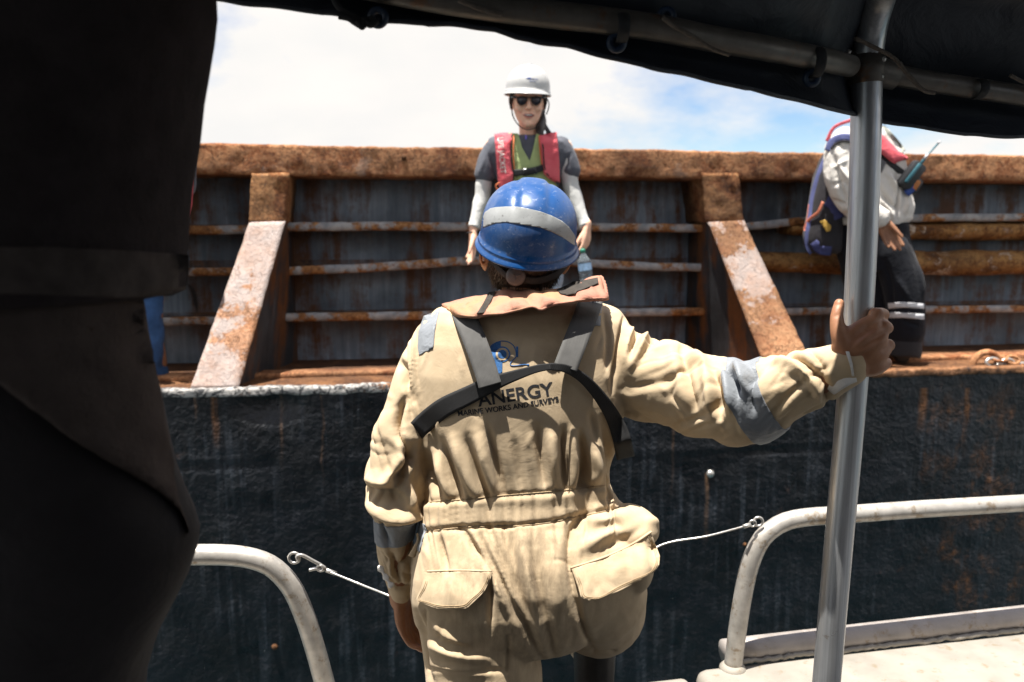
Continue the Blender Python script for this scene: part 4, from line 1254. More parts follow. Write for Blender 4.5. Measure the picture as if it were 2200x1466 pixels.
# pocket pieces and seams
for p in (cA((385, 1085), (380, 1230), (385, 1390)), cA((385, 1395), (600, 1405), (822, 1402)), cA((822, 1402), (828, 1300), (830, 1220)), cA((1290, 1310), (1400, 1300)), cA((1215, 1030), (1240, 1180), (1295, 1310))):
    val(p, 3.2, -.003, 0.2)
# left shoulder and sleeve
for p, w, h in ((cD((465, 330), (455, 600), (470, 800), (520, 1080)), 4, -.006), (cD((505, 320), (495, 560), (530, 850), (560, 1000)), 4, -.006), (cD((545, 300), (535, 560), (560, 800)), 3.5, -.004), (cD((395, 540), (430, 640), (445, 780)), 7, -.008),
                (cD((440, 880), (400, 1000), (385, 1130), (440, 1310), (470, 1466)), 6, -.012), (cC((375, 0), (350, 100), (300, 210), (262, 300)), 9, -.012), (cC((75, 255), (150, 310), (250, 330), (340, 330)), 9, -.010),
                (cC((255, 690), (275, 780), (290, 860)), 6, -.006), (cC((380, 620), (350, 720), (290, 800)), 5, -.006), (cC((180, 690), (220, 760), (240, 840)), 5, -.004), (cC((140, 480), (190, 560), (240, 660)), 6, -.006), (cC((240, 910), (300, 922), (375, 910)), 3.5, -.005)):
    val(p, w, h)
for p, w, h in ((cD((485, 330), (475, 600), (500, 820)), 4.5, .005), (cD((525, 310), (515, 560), (545, 830)), 4.5, .005), (cC((95, 330), (160, 400), (260, 440), (400, 440), (460, 400)), 13, .012), (cC((90, 190), (160, 230), (240, 250)), 12, .008), (cC((330, 60), (280, 150), (220, 230)), 11, .007),
                (cD((300, 980), (260, 1120), (240, 1300)), 13, .005), (cC((340, 300), (370, 340), (360, 400)), 9, .008), (cC((230, 760), (260, 860)), 7, .005), (cD((420, 1180), (425, 1330), (445, 1466)), 8, .008)):
    rid(p, w, h)
# right shoulder and sleeve
for p, w, h in ((cB((238, 840), (205, 960), (180, 1100), (150, 1310)), 4, -.007), (cB((100, 830), (130, 1000), (120, 1200)), 5, -.004), (cB((330, 880), (300, 980), (250, 1120)), 8, -.007), (cB((420, 960), (330, 1080), (290, 1160)), 8, -.006), (cB((560, 1085), (600, 1250), (640, 1440)), 9, -.007),
                (cB((735, 1180), (765, 1290), (775, 1460)), 8, -.010), (cB((815, 1180), (870, 1230), (905, 1310)), 7, -.010), (cB((1130, 1110), (1230, 1120), (1340, 1210), (1410, 1310), (1400, 1420)), 6, -.009), (cB((990, 1180), (960, 1300), (980, 1440)), 8, -.005), (cB((1310, 1085), (1370, 1160), (1390, 1260)), 6, -.005)):
    val(p, w, h)
for p, w, h in ((cB((380, 910), (330, 1020), (250, 1190)), 11, .008), (cB((290, 880), (240, 1010), (220, 1160)), 9, .006), (cB((480, 1010), (520, 1180), (600, 1380)), 15, .006), (cB((690, 1150), (720, 1280), (730, 1460)), 11, .008), (cB((790, 1180), (830, 1290), (850, 1440)), 9, .009), (cB((860, 1150), (915, 1220), (940, 1330)), 9, .011),
                (cB((1090, 1130), (1210, 1150), (1320, 1240), (1360, 1370)), 10, .008), (cB((1200, 1100), (1300, 1120), (1390, 1220)), 7, .004), (cB((560, 1060), (650, 1120), (720, 1160)), 10, .006)):
    rid(p, w, h)
# fine creases scattered over the cloth
cr_ = np.random.default_rng(5)
for k in range(150):
    zone = k % 5
    if zone == 0: x, y, an, ln = cr_.uniform(905, 1320), cr_.uniform(700, 1030), cr_.normal(1.5, .35), cr_.uniform(30, 90)
    elif zone == 1: x, y, an, ln = cr_.uniform(900, 1380), cr_.uniform(1150, 1420), cr_.normal(1.35, .45), cr_.uniform(30, 90)
    elif zone == 2: x, y, an, ln = cr_.uniform(800, 900), cr_.uniform(780, 1240), cr_.normal(.5, .6), cr_.uniform(20, 55)
    elif zone == 3: x, y, an, ln = cr_.uniform(1340, 1600), cr_.uniform(740, 930), cr_.normal(1.1, .5), cr_.uniform(30, 80)
    else: x, y, an, ln = cr_.uniform(1680, 1810), cr_.uniform(760, 860), cr_.normal(1.0, .5), cr_.uniform(20, 50)
    c_, s_ = math.cos(an) * ln / 2, math.sin(an) * ln / 2; bx, by = -s_ * cr_.normal(0, .18), c_ * cr_.normal(0, .18)
    S.append(([(x - c_, y - s_), (x + bx, y + by), (x + c_, y + s_)], cr_.uniform(3.0, 5.5), cr_.choice([-1, 1]) * cr_.uniform(.0006, .0016), 1.0))
# elastic waistband: gathered pleats that fade out above and below it
def curve(ptsx, x):
    q = np.asarray(ptsx, float); return np.interp(x, q[:, 0], q[:, 1])
bt = [(880, 1088), (918, 1080), (1000, 1074), (1100, 1064), (1200, 1056), (1300, 1044), (1420, 1030)]
bb = [(880, 1146), (915, 1141), (1000, 1132), (1100, 1130), (1180, 1122), (1240, 1110), (1310, 1096), (1420, 1080)]
ED = edges_of(CF)
N0 = vnormals(CV, CF); x_, y_ = pix(CV)
for _ in range(6): N0 = lap(N0, ED, .6)
dv = CV - CAM; dv /= np.linalg.norm(dv, axis=1)[:, None]
fc = np.clip(-(N0 * dv).sum(1) * 2 + 0.2, 0, 1)
torso = (x_ > 900) & (x_ < 1330) & (y_ > 930) & (y_ < 1330) & (CV[:, 1] < 1.72)
T_, B_ = curve(bt, x_), curve(bb, x_)
sk = np.where(y_ > B_, (y_ - B_) * (x_ - 1120) * 0.0011, np.where(y_ < T_, (T_ - y_) * 0.22, 0))
u = x_ + sk
p1 = vnoise(np.stack([u / 11.5, y_ / 900 + .5, u * 0], 1)); p2 = vnoise(np.stack([u / 21.0, y_ / 1300 + 9.5, u * 0], 1))
ple = np.minimum(np.abs(p1) * 2.6, 1) ** .7 * 0.5 + np.minimum(np.abs(p2) * 2.4, 1) ** .7 * 0.6 - 0.75
amp = np.where((y_ >= T_) & (y_ <= B_), 0.018, 0.0)
amp = np.where(y_ < T_, 0.023 * np.exp(-((T_ - y_) / 70)), amp); amp = np.where(y_ > B_, 0.023 * np.exp(-((y_ - B_) / 75)), amp)
d_ = ple * amp
inb = np.clip((y_ - T_) / 5, 0, 1) * np.clip((B_ - y_) / 5, 0, 1)
d_ += 0.0045 * inb - 0.0055 * np.exp(-((y_ - T_) / 4.5) ** 2) - 0.0060 * np.exp(-((y_ - B_) / 4.5) ** 2)
edge_f = np.clip((x_ - 900) / 15, 0, 1) * np.clip((1330 - x_) / 15, 0, 1)
CV = CV + N0 * (d_ * fc * torso * edge_f)[:, None]
S = [(p, w * (0.85 if abs(h) < .0018 else 1.05), h * (1.15 if min(q[0] for q in p) > 1290 and min(q[1] for q in p) > 1000 else 2.7), t) for p, w, h, t in S]
CV = strokes(CV, CF, S, ED)
for _ in range(2): CV = lap(CV, ED, .5)
def sleeve_wrinkles(CV, axis_rows, r_rows, s0, s1, amp, freq, slant, band):
    A = spline(pts(axis_rows), 90); R = np.interp(np.linspace(0, 1, 90), np.linspace(0, 1, len(r_rows)), r_rows)
    lo, hi = A.min(0) - .14, A.max(0) + .14
    idx = np.nonzero(((CV > lo) & (CV < hi)).all(1))[0]
    D = np.linalg.norm(CV[idx][:, None, :] - A[None], axis=2); k = D.argmin(1); dm = D.min(1)
    T, E1, E2 = frames(A, (0, -1, 0)); L = np.r_[0, np.cumsum(np.linalg.norm(np.diff(A, axis=0), axis=1))]
    rel = CV[idx] - A[k]; th = np.arctan2((rel * E2[k]).sum(1), (rel * E1[k]).sum(1))
    s = L[k] + (rel * T[k]).sum(1); f = s / L[-1]
    wgt = np.clip((f - s0) / .08, 0, 1) * np.clip((s1 - f) / .06, 0, 1) * np.clip((R[k] * 1.5 - dm) / .02, 0, 1)
    wgt = wgt * (1 - .85 * np.exp(-((f - band) / .06) ** 2))
    q = np.stack([s * freq + np.sin(th) * slant + np.cos(th * 2 + s * 7) * .5, np.cos(th) * 1.1, np.sin(th) * 1.1 + s * 3], 1)
    rdg = 1 - np.minimum(np.abs(vnoise(q)) * 2.6, 1); rd2 = 1 - np.minimum(np.abs(vnoise(q * 1.9 + 7)) * 2.6, 1)
    N = vnormals(CV, CF)[idx]
    out = CV.copy(); out[idx] += N * ((rdg - .35) * amp + (rd2 - .35) * amp * .45)[:, None] * wgt[:, None]
    return out
CV = sleeve_wrinkles(CV, LA, rad([62, 56, 57, 62, 64, 62, 49, 42, 36, 26], 1.65), .28, .97, -.0080, 17, 1.6, .74)
CV = sleeve_wrinkles(CV, RA, rad([95, 97, 96, 95, 94, 92, 80, 66, 56, 46], 1.58), .10, .97, -.0080, 16, 1.9, .66)
for _ in range(2): CV = lap(CV, ED, .5)
# overall soft creasing of worn cotton
N0 = vnormals(CV, CF)
CV = CV + N0 * (fbm(CV * np.array([20, 20, 8]), 2) * 0.0022)[:, None]

def cotton_mat():
    m = M('beige_cotton', 0.92, 0, 0.15)
    f = m.noise(11, 7, 0.62)
    c = m.ramp(f, [(0.3, (0.43, 0.328, 0.212)), (0.7, (0.51, 0.402, 0.27))])
    # grey grime rubbed into the seat
    xyz = m.sepxyz()
    g0 = at(1105, 1270, 1.48)
    dx = m.math('MULTIPLY', m.math('SUBTRACT', xyz[0], float(g0[0])), 7.5); dz = m.math('MULTIPLY', m.math('SUBTRACT', xyz[2], float(g0[2])), 5.0)
    r2 = m.math('ADD', m.math('MULTIPLY', dx, dx), m.math('MULTIPLY', dz, dz))
    gm = m.math('MULTIPLY', m.math('POWER', 2.718, m.math('MULTIPLY', r2, -1.0)), m.ramp(m.noise(1.0, 7, 0.7, m.map((60, 60, 14))), [(0.36, 0.0), (0.66, 1.0)]))
    c = m.mix(m.math('MULTIPLY', gm, 0.85), c, (0.17, 0.13, 0.085))
    st = m.ramp(m.noise(6, 8, 0.7, dist=1.0), [(0.54, 0.0), (0.70, 0.38)])
    c = m.mix(st, c, (0.30, 0.22, 0.13))
    m.color(c)
    rg = m.math('ABSOLUTE', m.math('SUBTRACT', m.noise(13, 5, 0.6, dist=1.2), 0.5))
    rg2 = m.math('ABSOLUTE', m.math('SUBTRACT', m.noise(1.0, 4, 0.6, m.map((55, 55, 26), (0.2, 0.1, 0.3)), dist=0.8), 0.5))
    p = m.bump(m.ramp(rg, [(0.0, 0.0), (0.12, 1.0)]), 0.07, 0.005)
    p = m.bump(m.noise(60, 3, 0.5, dist=0.4), 0.08, 0.003, p)
    m.bump(m.noise(1100, 2), 0.22, 0.0007, p)
    m.b.inputs['Sheen Weight'].default_value = 0.06
    return m.m
COTTON = cotton_mat()
SUIT = mesh('coverall', CV, CF, COTTON, man)
SURF = bvh_of(CV, CF)

# bands cut from the sleeve surface
def cut_band(p0, p1, near, rmax, off, name, mat):
    """the strip of sleeve between two planes, lifted off it"""
    bm = bmesh.new(); bm.from_mesh(SUIT.data)
    n = Vector(p1 - p0).normalized()
    c = Vector(near)
    bmesh.ops.delete(bm, geom=[v for v in bm.verts if (v.co - c).length > rmax], context='VERTS')
    for co, no in ((Vector(p0), -n), (Vector(p1), n)):
        bmesh.ops.bisect_plane(bm, geom=bm.verts[:] + bm.edges[:] + bm.faces[:], plane_co=co, plane_no=no, clear_outer=True)
    bm.normal_update()
    for v in bm.verts: v.co += v.normal * off
    r = bmesh.ops.extrude_face_region(bm, geom=bm.faces[:])
    ext = [g for g in r['geom'] if isinstance(g, bmesh.types.BMVert)]
    for v in ext: v.co -= v.normal * off * 1.6
    me = bpy.data.meshes.new(name); bm.to_mesh(me); bm.free()
    return link(name, me, mat, man)
REFL = fabric('reflective_grey', (0.20, 0.215, 0.235), 1400, 0.08, 0.45, 0.12, 30, 0.5)
cut_band(at(848, 1113, 1.645), at(852, 1164, 1.645), at(848, 1140, 1.645), 0.095, .0022, 'sleeve_band', REFL)
cut_band(at(1600, 868, 1.56), at(1664, 846, 1.53), at(1638, 856, 1.545), 0.13, .0024, 'sleeve_band', REFL)

# reflective shoulder tabs
R6 = crop(880, 680, 4.4)
V, Fs = lay(patch_bm([[(910, 679), (945, 667), (938, 692), (934, 712), (932, 738), (930, 750), (900, 763), (897, 745), (899, 712)]]), SURF, .0018, .0018, 9, wob=.0008)
mesh('shoulder_tab', V, Fs, REFL, man)
V, Fs = lay(patch_bm([[(1262, 640), (1296, 640), (1292, 672), (1290, 701), (1268, 699)]]), SURF, .0018, .0018, 9, wob=.0008)
mesh('shoulder_tab', V, Fs, REFL, man)

# pocket flaps
fl = [(912, 1231), (985, 1228), (1056, 1229), (1057, 1234), (1052, 1250), (1040, 1272), (1022, 1290), (1003, 1307), (970, 1311), (935, 1307), (908, 1297), (893, 1290), (905, 1262), (910, 1246)]
V, Fs = lay(patch_bm([fl]), SURF, .0035, .0035, 8, wob=.003, lift=lambda x, y: .014 * max(0, (y - 1234) / 70) ** 1.1 + .004 * math.exp(-((x - 975) / 20) ** 2) * max(0, (y - 1234) / 70))
mesh('pocket_flap', V, Fs, COTTON, man); FB1 = bvh_of(V, Fs)
fr_ = [(1228, 1223), (1300, 1199), (1360, 1172), (1398, 1146), (1402, 1152), (1418, 1195), (1416, 1215), (1405, 1230), (1370, 1250), (1330, 1270), (1285, 1290), (1262, 1290), (1248, 1285), (1242, 1262), (1234, 1240)]
def fr_line(x): return np.interp(x, [1228, 1300, 1360, 1400], [1226, 1202, 1175, 1148])
V, Fs = lay(patch_bm([fr_]), SURF, .004, .0035, 8, wob=.004, lift=lambda x, y: .018 * max(0, (y - fr_line(x)) / 70))
mesh('pocket_flap', V, Fs, COTTON, man)
FB2 = bvh_of(V, Fs)
SEAM = plain('seam_thread', (0.34, 0.25, 0.15), 0.95, 0, 0.2, 300, 0.4)
def piping(line, r=.0014, off=.002, bv=SURF, mat=COTTON, name='seam', n=60):
    P = spline(np.array(line, float), n); Q = []
    for p in P:
        d = Vector(ray(*p)).normalized(); h = bv.ray_cast(Vector(CAM), d)
        if h[0] is not None: Q.append(np.array(h[0] - d * off))
    V, Fs = tube(np.array(Q), r, 6)
    return mesh(name, V, Fs, mat, man)
piping([(918, 1228), (985, 1226), (1056, 1228)], .0022); piping([(1226, 1221), (1300, 1197), (1360, 1169), (1399, 1143)], .0026)
piping([(913, 1143), (1000, 1133), (1100, 1131), (1180, 1123), (1240, 1111), (1308, 1097)], .0013, .001, mat=SEAM)
piping([(918, 1079), (1000, 1073), (1100, 1063), (1200, 1055), (1300, 1043)], .0011, .001, mat=SEAM)
def inset(poly, d):
    P = np.array(poly, float); c = P.mean(0); q = P - c; L = np.linalg.norm(q, axis=1)[:, None]
    return [tuple(p) for p in c + q * (1 - d / L)]
for poly, bv, i0 in ((fl, FB1, 2), (fr_, FB2, 3)):
    for d in (5.5, 9.0):
        piping(inset(poly, d)[i0:], .0008, .0003, bv, SEAM, 'stitching', 70)
# turned-back cuff tabs
V, Fs = lay(patch_bm([cE((1005, 520), (1045, 530), (1080, 640), (1108, 745), (1122, 850), (1100, 850), (1085, 760), (1050, 650))]), SURF, .006, .003, 8)
LINING = fabric('cuff_lining', (0.62, 0.60, 0.57), 1200, 0.06, 0.8, 0.2)
mesh('cuff_edge', V, Fs, LINING, man)
V, Fs = tube(spline(np.array([at(1785, 842, 1.435), at(1800, 826, 1.425), at(1818, 815, 1.42), at(1838, 810, 1.42)]), 14), [(.0022, .006 + .007 * math.sin(math.pi * (i + 2) / 18)) for i in range(14)], 10, up=(0, -1, .8))
mesh('cuff_tab', V, Fs, LINING, man)
V, Fs = tube(spline(np.array([at(843, 1262, 1.63), at(832, 1245, 1.635), at(822, 1228, 1.64), at(813, 1216, 1.64)]), 14), [(.0022, .0055 + .003 * math.sin(i * 1.3)) for i in range(14)], 10, up=(0, -1, 0))
mesh('cuff_tab', V, Fs, LINING, man)
V, Fs = tube(spline(np.array([at(884, 1196, 1.60), at(893, 1176, 1.595), at(899, 1160, 1.595), at(896, 1146, 1.60)]), 14), [(.0025, .0075 - .0004 * i) for i in range(14)], 10, up=(0, -1, 0))
mesh('cuff_tab', V, Fs, COTTON, man)

# embroidery
BLUE_TH = plain('blue_embroidery', (0.045, 0.16, 0.40), 0.8, 0, 0.35, 600, 0.6)
BLACK_TH = plain('black_embroidery', (0.012, 0.013, 0.018), 0.8, 0, 0.3, 600, 0.5)
def disc(c, r, n=28, r2=None):
    th = np.linspace(0, 2 * math.pi, n, endpoint=False)
    return [(c[0] + r * math.cos(a), c[1] + r * math.sin(a)) for a in th]
C_ = (880 + 876 / 4.4, 680 + 358 / 4.4)
half = R6((862, 230), (820, 242), (780, 264), (755, 292), (745, 325), (752, 360), (770, 400), (790, 450), (803, 500), (812, 545), (876, 538), (878, 430), (862, 425))
for poly, off, mat in ((half, .0006, BLUE_TH), (disc(C_, 17.0), .0008, BLUE_TH), (disc(C_, 14.0), .0011, COTTON), (disc(C_, 9.5), .0014, BLUE_TH)):
    V, Fs = lay(patch_bm([poly]), SURF, off, .0005, 4); mesh('emblem', V, Fs, mat, man)
piping(R6((860, 232), (930, 241), (980, 275), (1003, 325), (1005, 385), (975, 415), (952, 445), (958, 465), (1010, 466), (1070, 456), (1130, 458)), .0010, .0004, SURF, BLUE_TH, 'emblem')
V, Fs = lay(patch_bm([R6((1008, 285), (1026, 285), (1026, 385), (1008, 385))]), SURF, .0007, .0005, 4); mesh('emblem', V, Fs, BLUE_TH, man)
V, Fs = lay(patch_bm([disc(R6((1121, 460))[0], 2.6, 8)]), SURF, .0007, .0005, 4); mesh('emblem', V, Fs, BLUE_TH, man)
def print_text(body, p0, p1, cap, bold, bend, bv, mat, parent, name, off=.0007, grid=4):
    bm = text_bm(body, 1.0, (0, 0), (1, 0), bold=bold); xs_ = [v.co.x for v in bm.verts]; ys_ = [v.co.y for v in bm.verts]
    wd, hg = max(xs_) - min(xs_), max(ys_) - min(ys_); bm.free()
    p0, p1 = np.array(p0, float), np.array(p1, float); L = np.linalg.norm(p1 - p0)
    bm = text_bm(body, cap / hg, p0, p1 - p0, bend=bend, bold=bold, sx=L / wd / (cap / hg))
    V, Fs = lay(bm, bv, off, .0006, grid)
    return mesh(name, V, Fs, mat, parent, smooth=False)
print_text('ANERGY', R6((655, 852))[0], R6((1372, 738))[0], 29, 0.018, 0.0, SURF, BLACK_TH, man, 'lettering')
print_text('MARINE WORKS AND SURVEYS', R6((455, 942))[0], R6((1408, 806))[0], 12.0, 0.02, 0.00022, SURF, BLACK_TH, man, 'lettering')

# harness straps
def strap_mat(name, col):
    m = M(name, 0.75, 0, 0.3)
    m.color(m.ramp(m.noise(60, 5), [(0.3, tuple(x * .8 for x in col)), (0.7, col)]))
    m.bump(m.n('ShaderNodeTexWave', {'Vector': m.map((1, 1, 1), (0.3, 0.2, 0.5)), 'Scale': 130.0, 'Distortion': 0.4}).outputs['Fac'], 0.35, 0.0012)
    return m.m
STRAP = strap_mat('grey_webbing', (0.10, 0.098, 0.095)); STRAP_B = strap_mat('black_webbing_strap', (0.022, 0.022, 0.023))
harness = [
    ([(880, 945), (900, 920), (950, 878), (1000, 853), (1060, 824), (1125, 801), (1160, 791), (1190, 787)], [40, 44, 43, 41, 37, 26, 18, 14], .007, STRAP_B, lambda t: .030 * max(0, (t - .45) / .55) ** 1.5 - .05 * max(0, 1 - t / .07)),
    ([(1180, 788), (1215, 792), (1255, 815), (1300, 868), (1330, 925), (1345, 985)], [15, 20, 25, 30, 38, 40], .006, STRAP_B, lambda t: .032 * max(0, 1 - t / .45) ** 1.5 + .006 - .07 * max(0, (t - .88) / .12)),
    ([(985, 650), (1003, 690), (1025, 745), (1043, 795), (1053, 829)], 50, .012, STRAP, lambda t: .012 * t),
    ([(1275, 630), (1258, 680), (1240, 725), (1215, 790)], 52, .014, STRAP, lambda t: .014 * t)]
for c, wd, off, mat, lf in harness:
    V, Fs = lay_ribbon(c, wd, BASE, off, .0024, 70, 7, lf); mesh('harness_strap', V, Fs, mat, man)
# stitched box on the straps
for line in ():
    P = spline(np.array(line, float), 12)
    V, Fs = lay_ribbon(line, 2.0, BASE, .034 if False else .0245, .001, 14, 3); mesh('stitching', V, Fs, BLACK_TH, man)

# faded inflatable collar round the neck
st = [((950, 656, 1.745), (962, 664, 1.690)), ((975, 648, 1.735), (985, 677, 1.620)), ((1010, 637, 1.725), (1018, 681, 1.592)), ((1045, 633, 1.715), (1046, 677, 1.580)), ((1075, 624, 1.705), (1080, 675, 1.572)), ((1110, 626, 1.695), (1118, 666, 1.570)), ((1140, 622, 1.69), (1146, 660, 1.566)), ((1155, 626, 1.69), (1162, 667, 1.562)),
      ((1178, 622, 1.69), (1186, 656, 1.568)), ((1205, 618, 1.695), (1215, 652, 1.575)), ((1235, 608, 1.705), (1250, 646, 1.585)), ((1265, 598, 1.715), (1280, 643, 1.598)), ((1288, 593, 1.72), (1300, 642, 1.610)), ((1294, 598, 1.73), (1305, 642, 1.625))]
arr = np.array([np.r_[at(*a), at(*b)] for a, b in st]); arr = spline(arr, 60)
rings = []
for i, q in enumerate(arr):
    a, b = q[:3], q[3:]; m_ = 9; e = min(1, min(i, 59 - i) / 3.0)
    up_ = np.array([0, -0.35, 0.94])
    tp = [a + (b - a) * t + up_ * (.0045 * math.sin(math.pi * min(1, max(0, t))) ** .55 * (.25 + .75 * e) + .002 + .004 * math.sin(i * .55) * t) for t in np.linspace(0, 1, m_)]
    bt_ = [a + (b - a) * t - up_ * (.003 * math.sin(math.pi * t) ** .6 + .002) for t in np.linspace(1, 0, m_)]
    rings.append(np.array(tp + bt_))
V, Fs = loft(rings); V = grid_noise(V, Fs, 0.009, 17, 3)
V = strokes(V, Fs, [([(1120, 628), (1162, 668)], 5, -.010), ([(1140, 624), (1186, 656)], 6, .006), ([(1066, 630), (1030, 676)], 6, -.008), ([(1085, 640), (1110, 655)], 6, .006), ([(990, 655), (1020, 668)], 6, -.006), ([(1205, 625), (1250, 640)], 6, -.006), ([(1100, 630), (1090, 670)], 5, -.005), ([(1255, 605), (1285, 640)], 5, .006)])
def faded_orange():
    m = M('faded_orange', 0.8, 0, 0.2)
    c = m.ramp(m.noise(9, 6, 0.6, dist=0.8), [(0.35, (0.33, 0.145, 0.105)), (0.52, (0.355, 0.185, 0.125)), (0.68, (0.36, 0.205, 0.105))])
    c = m.mix(m.ramp(m.noise(38, 7, 0.7), [(0.55, 0.0), (0.72, 0.6)]), c, (0.20, 0.11, 0.06))
    m.color(c); p = m.bump(m.noise(20, 6, 0.6, dist=0.7), 0.5, 0.01); m.bump(m.noise(700, 2), 0.2, 0.0008, p)
    return m.m
jacket = mesh('life_jacket_collar', V, Fs, faded_orange(), man)
JB = bvh_of(V, Fs)
DARKTRIM = plain('dark_trim', (0.028, 0.022, 0.017), 0.85, 0, 0.4, 90, 0.5)
V, Fs = lay(patch_bm([[(1050, 628), (1064, 626), (1056, 645), (1040, 672), (1024, 674), (1038, 652)]]), JB, .007, .006, 6); mesh('collar_binding', V, Fs, DARKTRIM, man)
V, Fs = lay(patch_bm([[(1196, 622), (1215, 614), (1232, 604), (1250, 603), (1284, 596), (1286, 608), (1262, 618), (1240, 626), (1236, 632), (1215, 634), (1205, 632)]]), JB, .008, .006, 6); mesh('collar_binding', V, Fs, DARKTRIM, man)
# edge piping of the collar
P = arr[:, 3:] + np.array([0, -.001, .001]); V, Fs = tube(P, .0028, 8); V = grid_noise(V, Fs, .0012, 60); mesh('collar_edge', V, Fs, jacket.data.materials[0], man)
# frayed corner
P = np.array([at(1290, 594, 1.715), at(1297, 606, 1.70), at(1301, 622, 1.67), at(1304, 642, 1.625)])
V, Fs = tube(spline(P, 16), [.003 + .002 * (i % 2) for i in range(16)], 7); mesh('collar_edge', V, Fs, jacket.data.materials[0], man)

# ---- body: head, neck, hands
HC = at(1128, 552, 1.765); HR = rotm(math.radians(22), 0, 0) @ rotm(0, 0, math.pi - 0.06)
HR = rotm(math.radians(20), math.radians(3), 0) @ rotm(0, 0, math.pi)
P = head_parts(HC, HR, ear=1.10)
body_core(P, HC + [0, -.02, -.06], at(1128, 660, 1.75), at(985, 745, 1.72), at(1290, 745, 1.72), at(1040, 1300, 1.64), at(1230, 1280, 1.64))
P.append(limb(pts([(985, 745, 1.72), (905, 850, 1.68), (855, 1050, 1.65), (856, 1200, 1.67), (860, 1290, 1.69)]), [.05, .045, .038, .032, .024], 14))
P += hand_parts(at(862, 1285, 1.69), at(884, 1390, 1.70) - at(862, 1285, 1.69), (0.25, 1.0, 0), (0.3, 0.4, 0.3), 0.92, thumb=0.3)
P.append(limb(pts([(1290, 745, 1.72), (1430, 830, 1.665), (1560, 865, 1.60), (1700, 832, 1.50), (1800, 800, 1.455), (1838, 786, 1.445)]), [.055, .045, .042, .036, .030, .027], 14))
# gripping hand
W0 = at(1838, 790, 1.445)
Kn = [at(1880, 676, 1.452), at(1900, 703, 1.447), at(1908, 742, 1.450), at(1903, 780, 1.459)]
for i, kk in enumerate(Kn):
    m1 = W0 * .45 + kk * .55 + np.array([0, -.010, 0])
    P.append(limb([W0 + (kk - W0) * .05, m1, kk], [.020, .0185, .0118], 12))
for i, (kk, r) in enumerate(zip(Kn, (.0118, .0120, .0115, .0105))):
    px, py = pix(kk); px, py = float(px[0]), float(py[0])
    pip = at(1893 + (4, 10, 10, 2)[i], py + (0, 3, 4, 4)[i], 1.497); dip = at(1872, py + 6, 1.531); tip = at(1838, py + 8, 1.529)
    P.append(limb([kk, pip, dip, tip], [r * 1.12, r, r * .92, r * .8], 10))
# thumb up the near side of the pole, with the web to the index finger
P.append(limb([at(1830, 775, 1.440), at(1806, 728, 1.440), at(1798, 684, 1.452), at(1803, 652, 1.464)], [.020, .0165, .0125, .0098], 12))
P.append(limb([at(1803, 745, 1.442), at(1830, 716, 1.440), at(1862, 694, 1.447)], [.015, .0145, .0125], 12))
P.append(limb([at(1815, 765, 1.440), at(1850, 740, 1.434), at(1885, 720, 1.442)], [.018, .019, .016], 12))
# legs of the body inside the trousers
P.append(limb(pts([(1040, 1300, 1.64), (1045, 1600, 1.63), (1060, 2000, 1.67)]), [.08, .065, .045], 14))
P.append(limb(np.array([at(1262, 1275, 1.63), at(1285, 1305, 1.78), knee + [0, -.01, -.012]]), [.075, .07, .05], 14)); P.append(limb(np.array([knee + [0, -.01, -.012], knee * .5 + ank * .5, ank]), [.05, .045, .038], 14))
BV, BF = fuse(P, 0.0034, 3, 0.5)
cH = crop(1560, 600, 4.0725)
BV = strokes(BV, BF, [(cH((1075, 590), (1180, 480), (1330, 330)), 5, .003), (cH((1110, 610), (1250, 500), (1400, 420)), 5, .003), (cH((1120, 650), (1280, 580), (1420, 520)), 5, .0028),
                      (cH((1100, 560), (1240, 420), (1390, 330)), 5, -.003), (cH((1140, 620), (1290, 520), (1430, 450)), 5, -.003), (cH((1160, 680), (1300, 640), (1440, 590)), 5, -.0028),
                      (cH((1040, 300), (1060, 360), (1045, 430)), 8, -.003), (cH((1330, 250), (1380, 300)), 7, .003), (cH((940, 330), (990, 310)), 4, -.0012), (cH((950, 230), (1000, 220)), 4, -.0012)])
mesh('body', BV, BF, SKIN_TAN, man)

# hair: shell on the back of the skull and short strands
rows = [sring(0, r[1] + .006, r[2] - .0, r[3] + .009, r[0]) for r in HEAD_ROWS[2:9]]
rows.append(sring(0, .052, -.03, .040, -.075)); rows.append(sring(0, .045, -.02, .030, -.092))
V, Fs = loft(rows, cap=False)
cen = lambda f: V[list(f)].mean(0)
Fs = [f for f in Fs if cen(f)[1] > (-.03 if cen(f)[2] > .02 else .022) or cen(f)[2] > .07]
VW = V @ HR.T + HC
sv, sf = [], []
for f in Fs:
    c = cen(f)
    if c[2] > .045 or c[1] < .0: continue
    a, b, cc_, d = [V[i] for i in f[:4]] if len(f) == 4 else [V[f[0]], V[f[1]], V[f[2]], V[f[2]]]
    for _ in range(26):
        s_, t_ = rng.random(2); q = (a * (1 - s_) + b * s_) * (1 - t_) + (d * (1 - s_) + cc_ * s_) * t_
        out_ = np.array([q[0] * 1.2, q[1], 0]); out_ /= np.linalg.norm(out_) + 1e-9
        dd = out_ * rng.uniform(.15, .5) + np.array([0, 0, -1]) + rng.normal(0, .22, 3); dd /= np.linalg.norm(dd)
        l = rng.uniform(.008, .016); sd = np.cross(dd, out_); sd = sd / (np.linalg.norm(sd) + 1e-9) * .0007
        k0 = len(sv); sv += [q - sd, q + sd, q + dd * l + out_ * .001, q + out_ * .0012]; sf += [(k0, k0 + 1, k0 + 2), (k0 + 1, k0 + 3, k0 + 2), (k0 + 3, k0, k0 + 2)]
V2, F2 = cat([(VW, Fs), (np.array(sv) @ HR.T + HC, sf)])
mesh('hair', V2, F2, plain('brown_black_hair', (0.030, 0.018, 0.012), 0.55, 0, 0.5, 300, 0.2), man)

